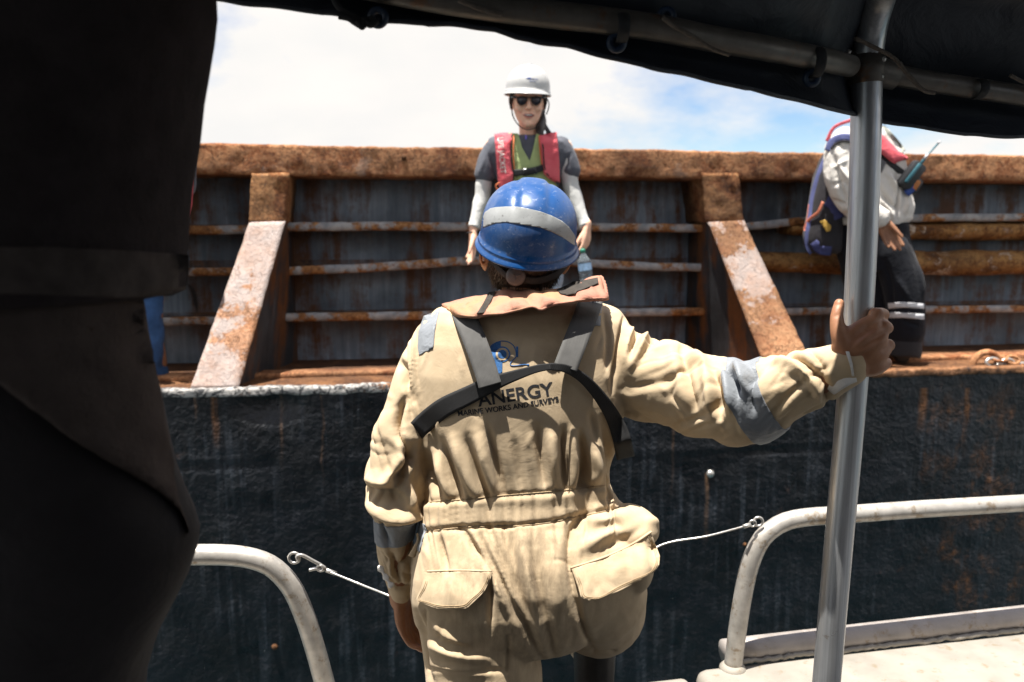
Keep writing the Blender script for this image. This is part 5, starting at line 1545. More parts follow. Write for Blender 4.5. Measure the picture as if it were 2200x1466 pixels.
# boots
V, Fs = fuse(boot_parts(np.array([at(1064, 1500, 1.66)[0], 1.60, zd]), (0.05, 1, 0)), .006, 2); mesh('boot', V, Fs, BOOT, man)
V, Fs = fuse(boot_parts(np.array([0.20, 1.80, zg - .022]), (0.1, 1, 0)), .006, 2); mesh('boot', V, Fs, BOOT, man)

# blue hard hat with a grey reflective band
hat = thing('hard_hat', 'scuffed blue hard hat with a grey reflective band on the worker in beige', 'hard hat', at(1135, 520, 1.76))
TR = rotm(math.radians(19), math.radians(5.5), 0) @ rotm(0, 0, math.pi)
hc = at(1136, 497, 1.755)
V, Fs = hard_hat(hc, TR, side=.1045, fr=.128, h=.106, skirt=.013)
mesh('shell', V, Fs, hat_mat('blue_shell', (0.003, 0.056, 0.20), wear=0.4), hat)
HB = bvh_of(V, Fs)
c7 = crop(1000, 370, 4.581)
bandp = c7((185, 545), (205, 500), (225, 415), (245, 362), (300, 345), (400, 338), (510, 340), (620, 360), (740, 388), (850, 428), (950, 480), (1020, 540), (1075, 620), (1098, 680), (1100, 705), (1075, 722), (1040, 700), (960, 645), (850, 590), (740, 548), (620, 515), (520, 497), (400, 486), (300, 495), (215, 520))
V, Fs = lay(patch_bm([c7((150, 560), (160, 470), (190, 395), (245, 356)) + bandp[4:20] + c7((400, 490), (300, 500), (215, 530))]), HB, .0012, .0014, 4, clip=True)
def tape_mat():
    m = M('reflective_tape', 0.38, 0.0, 0.5)
    c = m.ramp(m.noise(18, 6), [(0.3, (0.24, 0.25, 0.25)), (0.7, (0.33, 0.34, 0.345))])
    c = m.mix(m.ramp(m.noise(85, 6, 0.75), [(0.62, 0.0), (0.68, 0.85)]), c, (0.06, 0.05, 0.045))
    m.color(c); m.bump(m.noise(60, 4), 0.15, 0.002); return m.m
mesh('reflective_band', V, Fs, tape_mat(), hat)
# ratchet knob and nape strap of the suspension
RUBBER = plain('grey_rubber', (0.085, 0.075, 0.075), 0.6, 0, 0.15, 90, 0.2)
kc = at(1108, 594, 1.66)
V, Fs = tube(np.array([kc + [0, .014, 0], kc + [0, .012, 0], kc, kc - [0, .006, 0], kc - [0, .0085, 0]]), [.019, .0205, .0205, .0185, .014], 28, up=(0, 0, 1)); mesh('ratchet_knob', V, Fs, RUBBER, hat)
for a in (0.4, 2.5, 4.6):
    V, Fs = box(kc + [.006 * math.cos(a), -.009, .006 * math.sin(a)], (.012, .002, .0022), rotm(0, -a, 0)); mesh('knob_grip', V, Fs, RUBBER, hat)
for line in ([(1050, 545, 1.72), (1062, 566, 1.69), (1085, 590, 1.668), (1108, 596, 1.664)], [(1222, 562, 1.72), (1195, 590, 1.685), (1150, 604, 1.665), (1108, 596, 1.664)]):
    V, Fs = tube(spline(np.array([at(*q) for q in line]), 20), [(.008, .0018)] * 20, 8, up=(0, 0, 1)); mesh('nape_strap', V, Fs, BLACKTIE, hat)

# ------------------------------------------------------------------ the woman on the barge
YW = 4.12
def ptsY(rows, Y):
    return np.array([at(r[0], r[1], r[2] if len(r) > 2 else Y) for r in rows])
def prad(rs, Y): return np.array(rs, float) / F * Y
def trunk(rows, yc, dep, n=36, e=2.4):
    """rows: py, x left, x right[, depth factor]"""
    out = []
    for r in rows:
        a, b = at(r[1], r[0], yc), at(r[2], r[0], yc); d = dep * (r[3] if len(r) > 3 else 1)
        out.append(sring((a[0] + b[0]) / 2, (b[0] - a[0]) / 2, yc - d / 2, yc + d / 2, a[2], n, e))
    return loft(out)
zdk = z_deck
woman = thing('person', 'woman in white hard hat, sunglasses and red and green life vest looking down from barge', 'person', at(1135, 500, YW) * [1, 1, 0] + [0, 0, zdk])
HCw = at(1134, 219, YW); HRw = rotm(math.radians(9), 0, math.radians(2))
KW = 1.10
P = head_parts(HCw, HRw, KW, True, True)
P.append(limb([HCw + [0, .02, -.05], at(1136, 285, YW + .03), at(1137, 305, YW + .04)], [.052, .049, .06], 16))
P.append(trunk([(296, 1085, 1186, .7), (320, 1062, 1208), (360, 1072, 1198), (420, 1080, 1192, .9), (470, 1080, 1196), (520, 1076, 1200), (560, 1080, 1196, .9)], YW + .05, .18))
armL = ptsY([(1060, 318, YW + .05), (1042, 380, YW + .05), (1034, 432, YW + .04), (1017, 492, YW)], YW)
armR = ptsY([(1210, 318, YW + .05), (1222, 380, YW + .05), (1236, 432, YW + .04), (1259, 488, YW)], YW)
P.append(limb(armL, [.05, .038, .034, .024], 14)); P.append(limb(armR, [.05, .038, .034, .024], 14))
P += hand_parts(at(1016, 497, YW), at(1014, 560, YW) - at(1016, 497, YW), (.45, -.9, 0), (.12, .2, .15), 1.0, spread=.01, thumb=.4, fr=1.05)
P += hand_parts(at(1261, 492, YW - .01), at(1256, 550, YW - .02) - at(1261, 492, YW - .01), (-.55, -.85, 0), (.5, .7, .4), .95, thumb=.35, fr=1.05)
for s in (1105, 1168):
    P.append(limb(ptsY([(s, 540, YW + .06), (s, 680, YW + .05)], YW).tolist() + [[at(s, 680, YW)[0], YW + .08, zdk + .08]], [.08, .055, .04], 14))
V, Fs = fuse(P, .0042, 3)
mesh('body', V, Fs, SKIN_FAIR, woman); WB = bvh_of(V, Fs)
# lips, teeth, sunglasses
LIPM = plain('lips', (0.50, 0.20, 0.17), 0.45, 0, 0.1, 40, 0.1); TEETH = plain('teeth', (0.7, 0.66, 0.6), 0.3, 0, 0.05, 40, 0)
def hl(p): return (np.array(p, float) * KW) @ HRw.T + HCw
MOUTH = [hl((-.022, -.09, -.0555)), hl((0, -.096, -.0565)), hl((.022, -.09, -.0555))]
c9 = crop(1050, 130, 8.622)
dy9 = (pix(hl((0, -.096, -.0565)))[1][0] - (130 + 985 / 8.622)); dx9 = pix(hl((0, -.096, -.0565)))[0][0] - (1050 + 742 / 8.622)
def sh9(*p): return [(x + dx9, y + dy9) for x, y in c9(*p)]
for name, poly, mat, off in (('lips', sh9((622, 978), (690, 948), (740, 955), (795, 950), (858, 990), (800, 1032), (740, 1045), (680, 1030)), LIPM, .0012), ('mouth', sh9((640, 980), (700, 962), (745, 966), (800, 966), (845, 990), (790, 1008), (740, 1012), (690, 1004)), plain('mouth_dark', (0.12, 0.04, 0.035), 0.5, 0, 0.1, 40, 0), .0022), ('teeth', sh9((665, 974), (740, 970), (815, 982), (780, 994), (700, 990)), TEETH, .0030)):
    V, Fs = lay(patch_bm([poly]), WB, off, .001, 2.5); mesh(name, V, Fs, mat, woman)
LENS = M('dark_lens', 0.08, 0, 0.6); LENS.color((0.022, 0.016, 0.024)); LENS = LENS.m
FRAME = plain('black_frame', (0.012, 0.011, 0.011), 0.25, 0, 0.1, 40, 0)
gz = .0035
for s in (-1, 1):
    lens = [(.009, .011), (.014, .0165), (.028, .019), (.043, .0185), (.053, .015), (.0535, .005), (.0495, -.008), (.040, -.0155), (.028, -.0165), (.0165, -.010), (.0105, .002)]
    def gp(x, z, d=0): return hl((s * x, -.104 - d + .20 * (x - .03) ** 2 * 8 * (.06 if x > 0.03 else .0) + max(0, x - .03) * .38, z + gz))
    top = np.array([gp(x, z, .002) for x, z in lens]); bot = np.array([gp(x, z, -.001) for x, z in lens])
    V, Fs = loft([top, bot]); mesh('sunglass_lens', V, Fs, LENS, woman)
    P = np.array([gp(x, z, .002) for x, z in lens]); V, Fs = tube(P, [(.0026, .0026)] * len(P), 8, up=HRw @ np.array([0, -1.0, 0]), closed=True); mesh('sunglass_frame', V, Fs, FRAME, woman)
    P = np.array([gp(.056, .017, .001), hl((s * .076, -.06, .020)), hl((s * .081, -.01, .018))]); V, Fs = tube(P, [(.006, .002)] * 3, 8); mesh('sunglass_temple', V, Fs, FRAME, woman)
P = np.array([hl((-.011, -.107, .019)), hl((0, -.110, .0205)), hl((.011, -.107, .019))]); V, Fs = tube(P, .003, 8); mesh('sunglass_bridge', V, Fs, FRAME, woman)
# hair: side locks and a pony tail blown to one side
V, Fs = fuse([((lambda r: ((np.asarray(r[0]) * KW) @ HRw.T + HCw, r[1]))(p)) for p in (
    [limb([(s * .070, -.035, .045), (s * .0775, -.030, .005), (s * .078, -.012, -.03)], [(.008, .012), (.007, .011), (.004, .007)], 10) for s in (-1, 1)] +
    [loft([sring(0, .078 * q, -.02, .108 * q2, z) for z, q, q2 in ((-.06, .55, .6), (-.04, .8, .85), (0, .98, 1), (.05, .96, 1), (.1, .6, .7))])])], .005, 2)
mesh('hair', V, Fs, HAIR, woman)
tail = ptsY([(1160, 240, YW + .08), (1164, 262, YW + .04), (1160, 280, YW - .02), (1166, 296, YW - .05)], YW)
parts = [limb(tail, [.022, .024, .022, .008], 12)]
for k in range(9):
    e_ = (1176 + k * 2.4 + rng.normal(0, 2), 296 + rng.normal(0, 5)); parts.append(limb(ptsY([(1164, 250, YW + .04), (1170 + k * .8, 272 + k * .3, YW + .0), (*e_, YW - .03)], YW), [.006, .0045, .0018], 6))
V, Fs = fuse(parts, .0035, 1); mesh('ponytail', V, Fs, HAIR, woman)
P = [hl((-.076, -.02, -.01)), hl((-.068, -.05, -.065)), hl((-.036, -.085, -.108)), hl((0, -.088, -.119)), hl((.036, -.085, -.108)), hl((.068, -.05, -.065)), hl((.078, -.02, -.01))]
V, Fs = tube(spline(np.array(P), 40), [(.0014, .0036)] * 40, 8); mesh('chin_strap', V, Fs, BLACKTIE, woman)
P = np.array([hl((.082, -.03, .02)), hl((.094, -.03, -.005)), hl((.092, -.03, -.03)), hl((.084, -.02, -.055))]); V, Fs = tube(spline(P, 16), .003, 8); mesh('chin_strap', V, Fs, BLACKTIE, woman)

# T-shirt, sleeves, trousers
NAVY = fabric('charcoal_jersey', (0.085, 0.09, 0.108), 900, 0.15, 0.9, 0.2, 22, 0.5)
rows = [(292, 1102, 1172, .62), (297, 1074, 1200, .8), (306, 1052, 1219, .95), (330, 1050, 1220), (365, 1064, 1206), (420, 1074, 1198, .95), (470, 1072, 1200), (520, 1068, 1206)]
P = [trunk(rows, YW + .05, .21)]
P.append(limb(ptsY([(1066, 318, YW + .05), (1052, 345, YW + .05), (1043, 374, YW + .05)], YW), prad([25, 25, 24], YW), 16))
P.append(limb(ptsY([(1204, 318, YW + .05), (1217, 345, YW + .05), (1226, 366, YW + .05)], YW), prad([25, 24, 22], YW), 16))
V, Fs = fuse(P, .006, 3)
# trim the sleeve ends flat
V = strokes(V, Fs, [([(1050, 330), (1064, 372)], 4, -.012), ([(1226, 330), (1208, 366)], 4, -.012), ([(1040, 340), (1030, 375)], 4, .006), ([(1215, 335), (1222, 360)], 4, -.008)])
mesh('t_shirt', V, Fs, NAVY, woman); TB = bvh_of(V, Fs)
WHITE_SL = fabric('white_arm_sleeve', (0.52, 0.52, 0.50), 1200, 0.08, 0.85, 0.15, 26, 0.5)
for arm in (armL, armR):
    q = arm.copy(); d = q[3] - q[2]; q[3] = q[2] + d * .96
    V, Fs = tube(spline(np.hstack([q, [[.046], [.043], [.040], [.0295]]]), 40)[:, :3], np.interp(np.linspace(0, 1, 40), [0, .35, .7, .94, 1], [.046, .043, .040, .030, .033]), 18)
    V = grid_noise(V, Fs, .005, 22); mesh('arm_sleeve', V, Fs, WHITE_SL, woman)
P = at(1016, 499, YW); th = np.linspace(0, 2 * math.pi, 20, endpoint=False)
V, Fs = tube(np.array([P + [.030 * math.cos(a), .024 * math.sin(a), .004 * math.cos(a)] for a in th]), .0032, 8, closed=True); mesh('bracelet', V, Fs, BLACKTIE, woman)
JEAN_L = fabric('pale_denim', (0.36, 0.42, 0.50), 900, 0.15, 0.9, 0.3)
P = [trunk([(500, 1068, 1206), (540, 1066, 1210), (580, 1066, 1212), (610, 1068, 1210, .9)], YW + .05, .2)]
for s in (1102, 1174):
    P.append(limb(np.vstack([ptsY([(s, 580, YW + .06), (s, 690, YW + .06)], YW), [[at(s, 690, YW)[0], YW + .09, zdk + .06]]]), [.085, .072, .062], 18))
V, Fs = fuse(P, .008, 3); mesh('trousers', V, Fs, JEAN_L, woman)
for s in (1102, 1174):
    V, Fs = fuse(boot_parts(np.array([at(s, 690, YW)[0], YW + .12, zdk]), (0, -1, 0), h=.1, L=.24), .008, 2); mesh('shoe', V, Fs, BOOT, woman)

# life vest: green body, red bladders either side, belt
GREEN = fabric('green_vest', (0.34, 0.41, 0.18), 900, 0.12, 0.8, 0.2, 24, 0.5)
def red_mat():
    m = M('red_vest', 0.7, 0, 0.3); c = m.ramp(m.noise(16, 6), [(0.3, (0.56, 0.075, 0.10)), (0.7, (0.64, 0.12, 0.14))])
    c = m.mix(m.ramp(m.noise(26, 7, 0.7), [(0.6, 0.0), (0.75, 0.5)]), c, (0.62, 0.25, 0.23)); m.color(c)
    p = m.bump(m.noise(1.0, 5, 0.6, m.map((16, 16, 46)), dist=0.5), 0.6, 0.01); return m.m
RED = red_mat()
V, Fs = lay(patch_bm([[(1092, 286), (1113, 287), (1122, 318), (1138, 346), (1146, 318), (1152, 288), (1168, 290), (1176, 330), (1184, 375), (1196, 400), (1202, 450), (1200, 500), (1075, 500), (1072, 450), (1080, 420), (1088, 400), (1094, 340)]]), TB, .010, .012, 6, wob=.005)
vest = mesh('vest_body', V, Fs, GREEN, woman); VB = bvh_of(np.vstack([V]), Fs)
def both(bv1, bv2): return bv1
PADL = [(1062, 288), (1080, 285), (1101, 286), (1099, 310), (1100, 345), (1104, 372), (1103, 390), (1096, 402), (1080, 412), (1074, 412), (1070, 392), (1066, 340)]
PADR = [(1158, 290), (1178, 286), (1196, 284), (1199, 312), (1202, 350), (1203, 394), (1192, 392), (1178, 384), (1168, 374), (1163, 340)]
for pad in (PADL, PADR):
    V, Fs = lay(patch_bm([pad]), TB, .020, .022, 5, puff=.030, puffw=11, wob=.006); mesh('float_pad', V, Fs, RED, woman)
    if pad is PADL: PB = bvh_of(V, Fs)
    else: PB2 = bvh_of(V, Fs)
for line, bv in (([(1100, 288), (1098, 315), (1099, 345), (1103, 374), (1102, 388), (1094, 400), (1076, 413)], PB), ([(1163, 290), (1167, 320), (1168, 345), (1171, 365), (1180, 380), (1202, 394)], PB2)):
    V, Fs = lay_ribbon(line, 3.2, bv, .003, .003, 30, 3); mesh('pad_binding', V, Fs, DARKTRIM, woman)
ORG = plain('orange_cord', (0.62, 0.16, 0.05), 0.7, 0, 0.15, 80, 0.2)
for line in ([(1104, 290), (1103, 330), (1105, 368)], [(1158, 292), (1161, 330), (1165, 362)]):
    V, Fs = lay_ribbon(line, 2.6, TB, .028, .004, 24, 3); mesh('orange_piping', V, Fs, ORG, woman)
V, Fs = tube(spline(ptsY([(1074, 392, YW - .07), (1066, 398, YW - .07), (1067, 406, YW - .07), (1074, 408, YW - .07)], YW), 16), .003, 8); mesh('pull_loop', V, Fs, ORG, woman)
V, Fs = lay_ribbon([(1100, 372), (1125, 370), (1150, 366), (1170, 359)], 14, TB, .030, .006, 24, 5); mesh('belt', V, Fs, BLACKTIE, woman)
V, Fs = lay_ribbon([(1123, 371), (1137, 369), (1153, 366)], 15, TB, .040, .010, 12, 4); mesh('buckle', V, Fs, FRAME, woman)
V, Fs = lay(patch_bm([[(1128, 290), (1132, 290), (1132, 300), (1128, 300)]]), TB, .006, .005, 4); mesh('microphone_clip', V, Fs, plain('violet_plastic', (0.15, 0.13, 0.5), 0.4, 0, 0.1, 40, 0), woman)
# worn white print up the left pad
PRINT = plain('worn_print', (0.62, 0.50, 0.47), 0.8, 0, 0.2, 60, 0.2)
def worn_text(body, p0, p1, cap, bv, parent):
    bm = text_bm(body, 1.0, (0, 0), (1, 0)); xs_ = [v.co.x for v in bm.verts]; ys_ = [v.co.y for v in bm.verts]; wd, hg = max(xs_) - min(xs_), max(ys_) - min(ys_); bm.free()
    p0, p1 = np.array(p0, float), np.array(p1, float); L = np.linalg.norm(p1 - p0)
    bm = text_bm(body, cap / hg, p0, p1 - p0, bold=.02, sx=L / wd / (cap / hg)); V, Fs = lay(bm, bv, .0015, .0008, 4)
    return mesh('lettering', V, Fs, PRINT, parent, smooth=False)
worn_text('LIFE JACKET', (1069, 295), (1076, 372), 15, PB, woman)

whh = thing('hard_hat', 'white hard hat with a small peak on the woman standing above on the barge', 'hard hat', at(1132, 190, YW))
hcw = hl((0, .004, .062))
V, Fs = hard_hat(hcw, rotm(math.radians(4), math.radians(2.0), math.radians(2)), side=.106, fr=.130, h=.104, peak=.020, skirt=.009, ribs=0, k=1.04, pw=.95)
mesh('shell', V, Fs, hat_mat('white_shell', (0.46, 0.46, 0.455), wear=0.1), whh); WH = bvh_of(V, Fs)
V, Fs = ball(hcw + np.array([.012, -.015, .105]), (.014, .02, .006), 12, 8); mesh('crown_vent', V, Fs, plain('grey_plastic', (0.25, 0.26, 0.27), 0.5, 0, 0.1, 40, 0), whh)
INK = plain('blue_ink', (0.03, 0.06, 0.2), 0.5, 0, 0.2, 60, 0)
for poly in (c9((690, 328), (760, 312), (790, 332), (915, 350), (915, 358), (790, 346), (760, 352), (690, 336)), c9((748, 374), (880, 386), (880, 394), (748, 382))):
    V, Fs = lay(patch_bm([poly]), WH, .0012, .0006, 3); mesh('printed_mark', V, Fs, INK, whh)

# bottle held in her hand
bt_ = thing('water_bottle', 'clear plastic water bottle with a green cap held by the woman', 'bottle', at(1256, 600, YW - .03))
def glass(name, col, rough=.05):
    m = M(name, rough, 0, .5); m.color(col); m.b.inputs['Transmission Weight'].default_value = .9; m.b.inputs['IOR'].default_value = 1.25; return m.m
ax_t, ax_b = at(1252, 541, YW - .035), at(1259, 591, YW - .035)
n_ = 28; tt = np.linspace(0, 1, n_)
rr = np.interp(tt, [0, .06, .12, .3, .34, .5, .54, .7, .74, .94, 1], [.012, .013, .018, .034, .032, .034, .031, .034, .031, .034, .026])
V, Fs = tube(np.array([ax_t * (1 - t) + (ax_b + (ax_b - ax_t) * .35) * t for t in tt]), rr, 22); mesh('bottle_body', V, Fs, glass('clear_plastic', (0.75, 0.85, 0.92)), bt_)
d_ = (ax_t - ax_b) / np.linalg.norm(ax_t - ax_b)
V, Fs = tube(np.array([ax_t - d_ * .004, ax_t + d_ * .014, ax_t + d_ * .016]), [.0145, .0145, .012], 18); mesh('cap', V, Fs, plain('green_cap', (0.05, 0.30, 0.20), 0.4, 0, 0.1, 40, 0), bt_)
V, Fs = tube(np.array([ax_t * .5 + ax_b * .5, ax_t * .2 + ax_b * .8]), .0352, 22, cap=False); mesh('label_wrap', V, Fs, plain('blue_label', (0.25, 0.38, 0.55), 0.4, 0, 0.3, 60, 0), bt_)

# ------------------------------------------------------------------ the man with the backpack on the barge
YM = 4.62
bag = thing('person', 'man in white jacket and dark trousers on the barge behind the pole', 'person', at(1890, 700, YM) * [1, 1, 0] + [0, 0, zdk])
HCm = at(1866, 222, YM); HRm = rotm(0, 0, math.radians(62))
P = head_parts(HCm, HRm, 1.05)
P.append(limb([HCm + [0, 0, -.05], at(1862, 275, YM), at(1858, 300, YM)], [.056, .056, .07], 16))
P.append(trunk([(296, 1820, 1900, .8), (330, 1800, 1930), (400, 1805, 1935), (470, 1810, 1940), (520, 1810, 1940)], YM, .2))
aR = ptsY([(1818, 318, YM - .14), (1812, 385, YM - .17), (1840, 440, YM - .19), (1888, 468, YM - .22)], YM)
P.append(limb(aR, [.055, .042, .036, .027], 14))
P += hand_parts(at(1894, 472, YM - .225), at(1922, 530, YM - .24) - at(1894, 472, YM - .225), (.75, -.1, .35), (.10, .18, .12), 1.12, spread=.04, thumb=.2, fr=1.18)
P.append(limb(ptsY([(1900, 330, YM + .12), (1915, 400, YM + .18), (1930, 460, YM + .12)], YM), [.05, .04, .03], 12))
for a, b in ((1860, YM + .08), (1915, YM - .06)):
    P.append(limb(np.vstack([ptsY([(a, 520, b), (a + 20, 650, b)], YM), [[at(a + 28, 650, b)[0], b, zdk + .08]]]), [.08, .055, .045], 12))
V, Fs = fuse(P, .0045, 3); mesh('body', V, Fs, SKIN_BROWN, bag)
V, Fs = fuse([((np.asarray(v) * 1.05) @ HRm.T + HCm, f) for v, f in [loft([sring(0, .080 * q, -.05 * q, .106 * q2, z) for z, q, q2 in ((-.07, .6, .6), (-.04, .85, .9), (0, 1, 1), (.06, .98, 1), (.118, .5, .6))])]], .006, 2)
mesh('hair', V, Fs, HAIR, bag)
V, Fs = fuse([((np.asarray(v) * 1.05) @ HRm.T + HCm, f) for v, f in [limb([(-.055, -.045, -.055), (-.03, -.084, -.098), (.03, -.084, -.098), (.055, -.045, -.055)], [.012, .014, .014, .012], 10)]], .005, 2)
mesh('beard', V, Fs, HAIR, bag)
JACK = fabric('white_jacket', (0.56, 0.53, 0.49), 900, 0.07, 0.85, 0.2, 14, 0.8)
P = [trunk([(272, 1846, 1896, .5), (282, 1815, 1905, .75), (300, 1790, 1918, .9), (330, 1782, 1934), (370, 1782, 1946), (410, 1788, 1954), (445, 1790, 1961), (470, 1793, 1955), (484, 1798, 1938, .95)], YM, .27)]
P.append(limb(aR, prad([42, 36, 30, 21], YM), 18))
P.append(limb(ptsY([(1900, 330, YM + .12), (1912, 400, YM + .17), (1918, 450, YM + .12)], YM), prad([36, 32, 24], YM), 14))
V, Fs = fuse(P, .0065, 3)
V = strokes(V, Fs, [(p, w, h * 1.7) for p, w, h in [([(1790, 330), (1800, 380), (1815, 430)], 5, -.014), ([(1800, 350), (1830, 400)], 5, .012), ([(1890, 400), (1905, 430), (1930, 450)], 5, -.012), ([(1905, 370), (1925, 400), (1935, 440)], 5, .014), ([(1926, 375), (1930, 420), (1926, 470)], 3, -.02), ([(1860, 470), (1880, 450)], 5, -.012), ([(1950, 420), (1945, 460)], 5, .015), ([(1780, 470), (1820, 460)], 4, -.012), ([(1785, 400), (1812, 390)], 4, -.008), ([(1783, 430), (1815, 440)], 4, -.010), ([(1788, 360), (1818, 345)], 4, .008), ([(1795, 300), (1812, 320)], 4, -.008), ([(1890, 330), (1915, 350)], 4, -.008), ([(1895, 430), (1920, 470)], 4, .010), ([(1940, 380), (1952, 420)], 4, -.008)]])
V = grid_noise(V, Fs, .008, 16)
mesh('jacket', V, Fs, JACK, bag); MB = bvh_of(V, Fs)
DARKTR = fabric('black_trousers', (0.006, 0.007, 0.011), 900, 0.2, 0.9, 0.25, 16, 0.7)
P = [trunk([(462, 1800, 1946), (500, 1798, 1950), (545, 1800, 1953), (580, 1810, 1955, .9)], YM, .25)]
P.append(limb(ptsY([(1850, 540, YM + .07), (1862, 640, YM + .07), (1872, 735, YM + .07)], YM), prad([48, 42, 36], YM), 18))
P.append(limb(ptsY([(1915, 540, YM - .06), (1938, 610, YM - .08), (1946, 665, YM - .08), (1946, 715, YM - .06)], YM), prad([42, 40, 38, 38], YM), 20))
V, Fs = fuse(P, .0065, 3)
V = strokes(V, Fs, [([(1900, 560), (1915, 620), (1912, 690)], 5, -.014), ([(1930, 600), (1950, 640)], 6, .012), ([(1940, 690), (1975, 700)], 4, -.012), ([(1975, 560), (1985, 640)], 5, .015)])
mesh('trousers', V, Fs, DARKTR, bag); TRB = bvh_of(V, Fs)
TAPE2 = plain('white_tape', (0.50, 0.50, 0.52), 0.45, 0, 0.12, 60, 0.2)
for poly in ([(1907, 652), (1940, 649), (1986, 653), (1986, 664), (1940, 661), (1909, 664)], [(1903, 678), (1915, 671), (1986, 675), (1986, 687), (1940, 683), (1912, 684)]):
    V, Fs = lay(patch_bm([poly]), TRB, .004, .004, 6); mesh('reflective_stripe', V, Fs, TAPE2, bag)
GAIT = fabric('grey_gaiter', (0.022, 0.023, 0.027), 900, 0.2, 0.8, 0.25)
V, Fs = fuse([limb(np.vstack([ptsY([(1945, 716, YM - .06), (1945, 760, YM - .06)], YM), [[at(1947, 760, YM - .06)[0], YM - .06, zdk + .09]]]), prad([34, 32, 31], YM), 18)], .008, 2); mesh('gaiter', V, Fs, GAIT, bag)
V, Fs = fuse([limb(np.vstack([ptsY([(1872, 716, YM + .07), (1874, 760, YM + .07)], YM), [[at(1875, 760, YM + .07)[0], YM + .07, zdk + .09]]]), prad([32, 31, 30], YM), 18)], .008, 2); mesh('gaiter', V, Fs, GAIT, bag)
for x, y in ((1940, YM - .06), (1870, YM + .07)):
    V, Fs = fuse(boot_parts(np.array([at(x, 760, y)[0], y, zdk]), (.25, .9, 0), h=.13, L=.27), .008, 2); mesh('boot', V, Fs, BOOT, bag)
# vest shoulder pad, shoulder piping, chest straps
c6 = crop(1880, 240, 6.6625)
V, Fs = lay(patch_bm([c6((30, 280), (110, 330), (280, 500), (330, 560), (470, 650), (475, 690), (430, 690), (330, 720), (280, 750), (200, 700), (30, 560))]), MB, .012, .02, 6, puff=.028, puffw=8, wob=.006); mesh('float_pad', V, Fs, RED, bag)
V, Fs = lay_ribbon(c6((90, 240), (200, 330), (330, 480), (400, 580)), 14, MB, .006, .01, 20, 4); mesh('collar_flap', V, Fs, plain('grey_mesh', (0.22, 0.23, 0.20), 0.8, 0, 0.4, 90, 0.4), bag)
V, Fs = lay_ribbon([(1776, 304), (1792, 274), (1830, 258)], 7, MB, .012, .012, 20, 4); mesh('shoulder_piping', V, Fs, RED, bag)
V, Fs = lay_ribbon(c6((60, 560), (180, 700), (330, 830), (430, 900)), 14, MB, .008, .008, 20, 4); mesh('chest_strap', V, Fs, BLACKTIE, bag)
V, Fs = lay_ribbon(c6((20, 720), (90, 780), (130, 800)), 26, MB, .010, .010, 12, 4); mesh('chest_patch', V, Fs, plain('grey_patch', (0.09, 0.09, 0.095), 0.7, 0, 0.2, 60, 0.3), bag)
# radio in its pouch
rad_ = thing('handheld_radio', 'black handheld radio with a long antenna clipped to the white jacket', 'radio', at(1958, 385, YM - .1))
YR_ = YM - .13
def pb(c, w_, h_, d_, ang, name, mat, bev=.006, par=rad_):
    R = rotm(0, ang, 0); V, Fs = box(c, (w_, d_, h_), R); o = mesh(name, V, Fs, mat, par, smooth=False); bevel_obj(o, bev, 2); return o
BLK = plain('black_plastic', (0.012, 0.013, 0.015), 0.45, 0, 0.2, 60, 0.2); TEAL = plain('teal_plastic', (0.02, 0.085, 0.11), 0.4, 0, 0.2, 60, 0.1)
pb(at(1957, 378, YR_), .085, .165, .06, .62, 'pouch', BLK, .02)
pb(at(1962, 372, YR_ - .035), .020, .125, .018, .62, 'radio_body', TEAL)
pb(at(1964, 400, YR_ + .01), .06, .09, .05, .5, 'pouch_flap', BLK, .015)
pb(at(1967, 398, YR_ - .012), .034, .06, .03, .5, 'orange_tab', plain('burnt_orange', (0.36, 0.12, 0.025), 0.6, 0, 0.2, 60, 0.2), .01)
pb(at(1956, 408, YR_ - .01), .040, .065, .03, .75, 'blue_tab', plain('blue_cloth', (0.02, 0.05, 0.2), 0.8, 0, 0.2, 60, 0.2), .01)
P = np.array([at(1974, 358, YR_ - .02), at(1985, 343, YR_ - .02), at(1992, 334, YR_ - .02), at(2019, 305, YR_ - .02)])
V, Fs = tube(P, [.010, .009, .006, .0045], 10); mesh('antenna', V, Fs, TEAL, rad_)
P = np.array([at(1986, 342, YR_ - .026), at(1993, 331, YR_ - .026)]); V, Fs = tube(P, .0075, 10); mesh('antenna_sleeve', V, Fs, TAPE2, rad_)
P = np.array([at(2015, 308, YR_ - .022), at(2020, 304, YR_ - .022)]); V, Fs = tube(P, .0058, 10); mesh('antenna_tip', V, Fs, TAPE2, rad_)

# backpack
bp = thing('backpack', 'dark blue backpack with orange cords on the man in the white jacket', 'backpack', at(1760, 530, YM - .02))
NAVYB = fabric('navy_nylon', (0.035, 0.04, 0.115), 700, 0.2, 0.6, 0.3, 20, 0.6); CHAR = fabric('charcoal_nylon', (0.022, 0.020, 0.024), 700, 0.2, 0.7, 0.3); PURP = fabric('violet_blue_nylon', (0.085, 0.098, 0.22), 700, 0.15, 0.6, 0.25)
V, Fs = trunk([(322, 1778, 1800, .5), (340, 1766, 1806, .8), (380, 1752, 1808), (420, 1744, 1808), (460, 1738, 1806), (500, 1732, 1806), (525, 1731, 1804), (540, 1738, 1802, .9), (546, 1752, 1796, .6)], YM + .02, .24)
V = grid_noise(V, Fs, .008, 14); mesh('pack_body', V, Fs, CHAR, bp); KB = bvh_of(V, Fs)
for line, wd, off, mat, nm in (([(1776, 335), (1760, 372), (1746, 420), (1740, 470), (1734, 505), (1734, 530), (1744, 545)], 11, .012, PURP, 'side_trim'), ([(1748, 520), (1760, 536), (1786, 540)], 20, .010, NAVYB, 'base_panel'), ([(1775, 432), (1790, 440), (1803, 470)], 24, .010, NAVYB, 'side_pocket')):
    V, Fs = lay_ribbon(line, wd, KB, off, .010, 30, 5); mesh(nm, V, Fs, mat, bp)
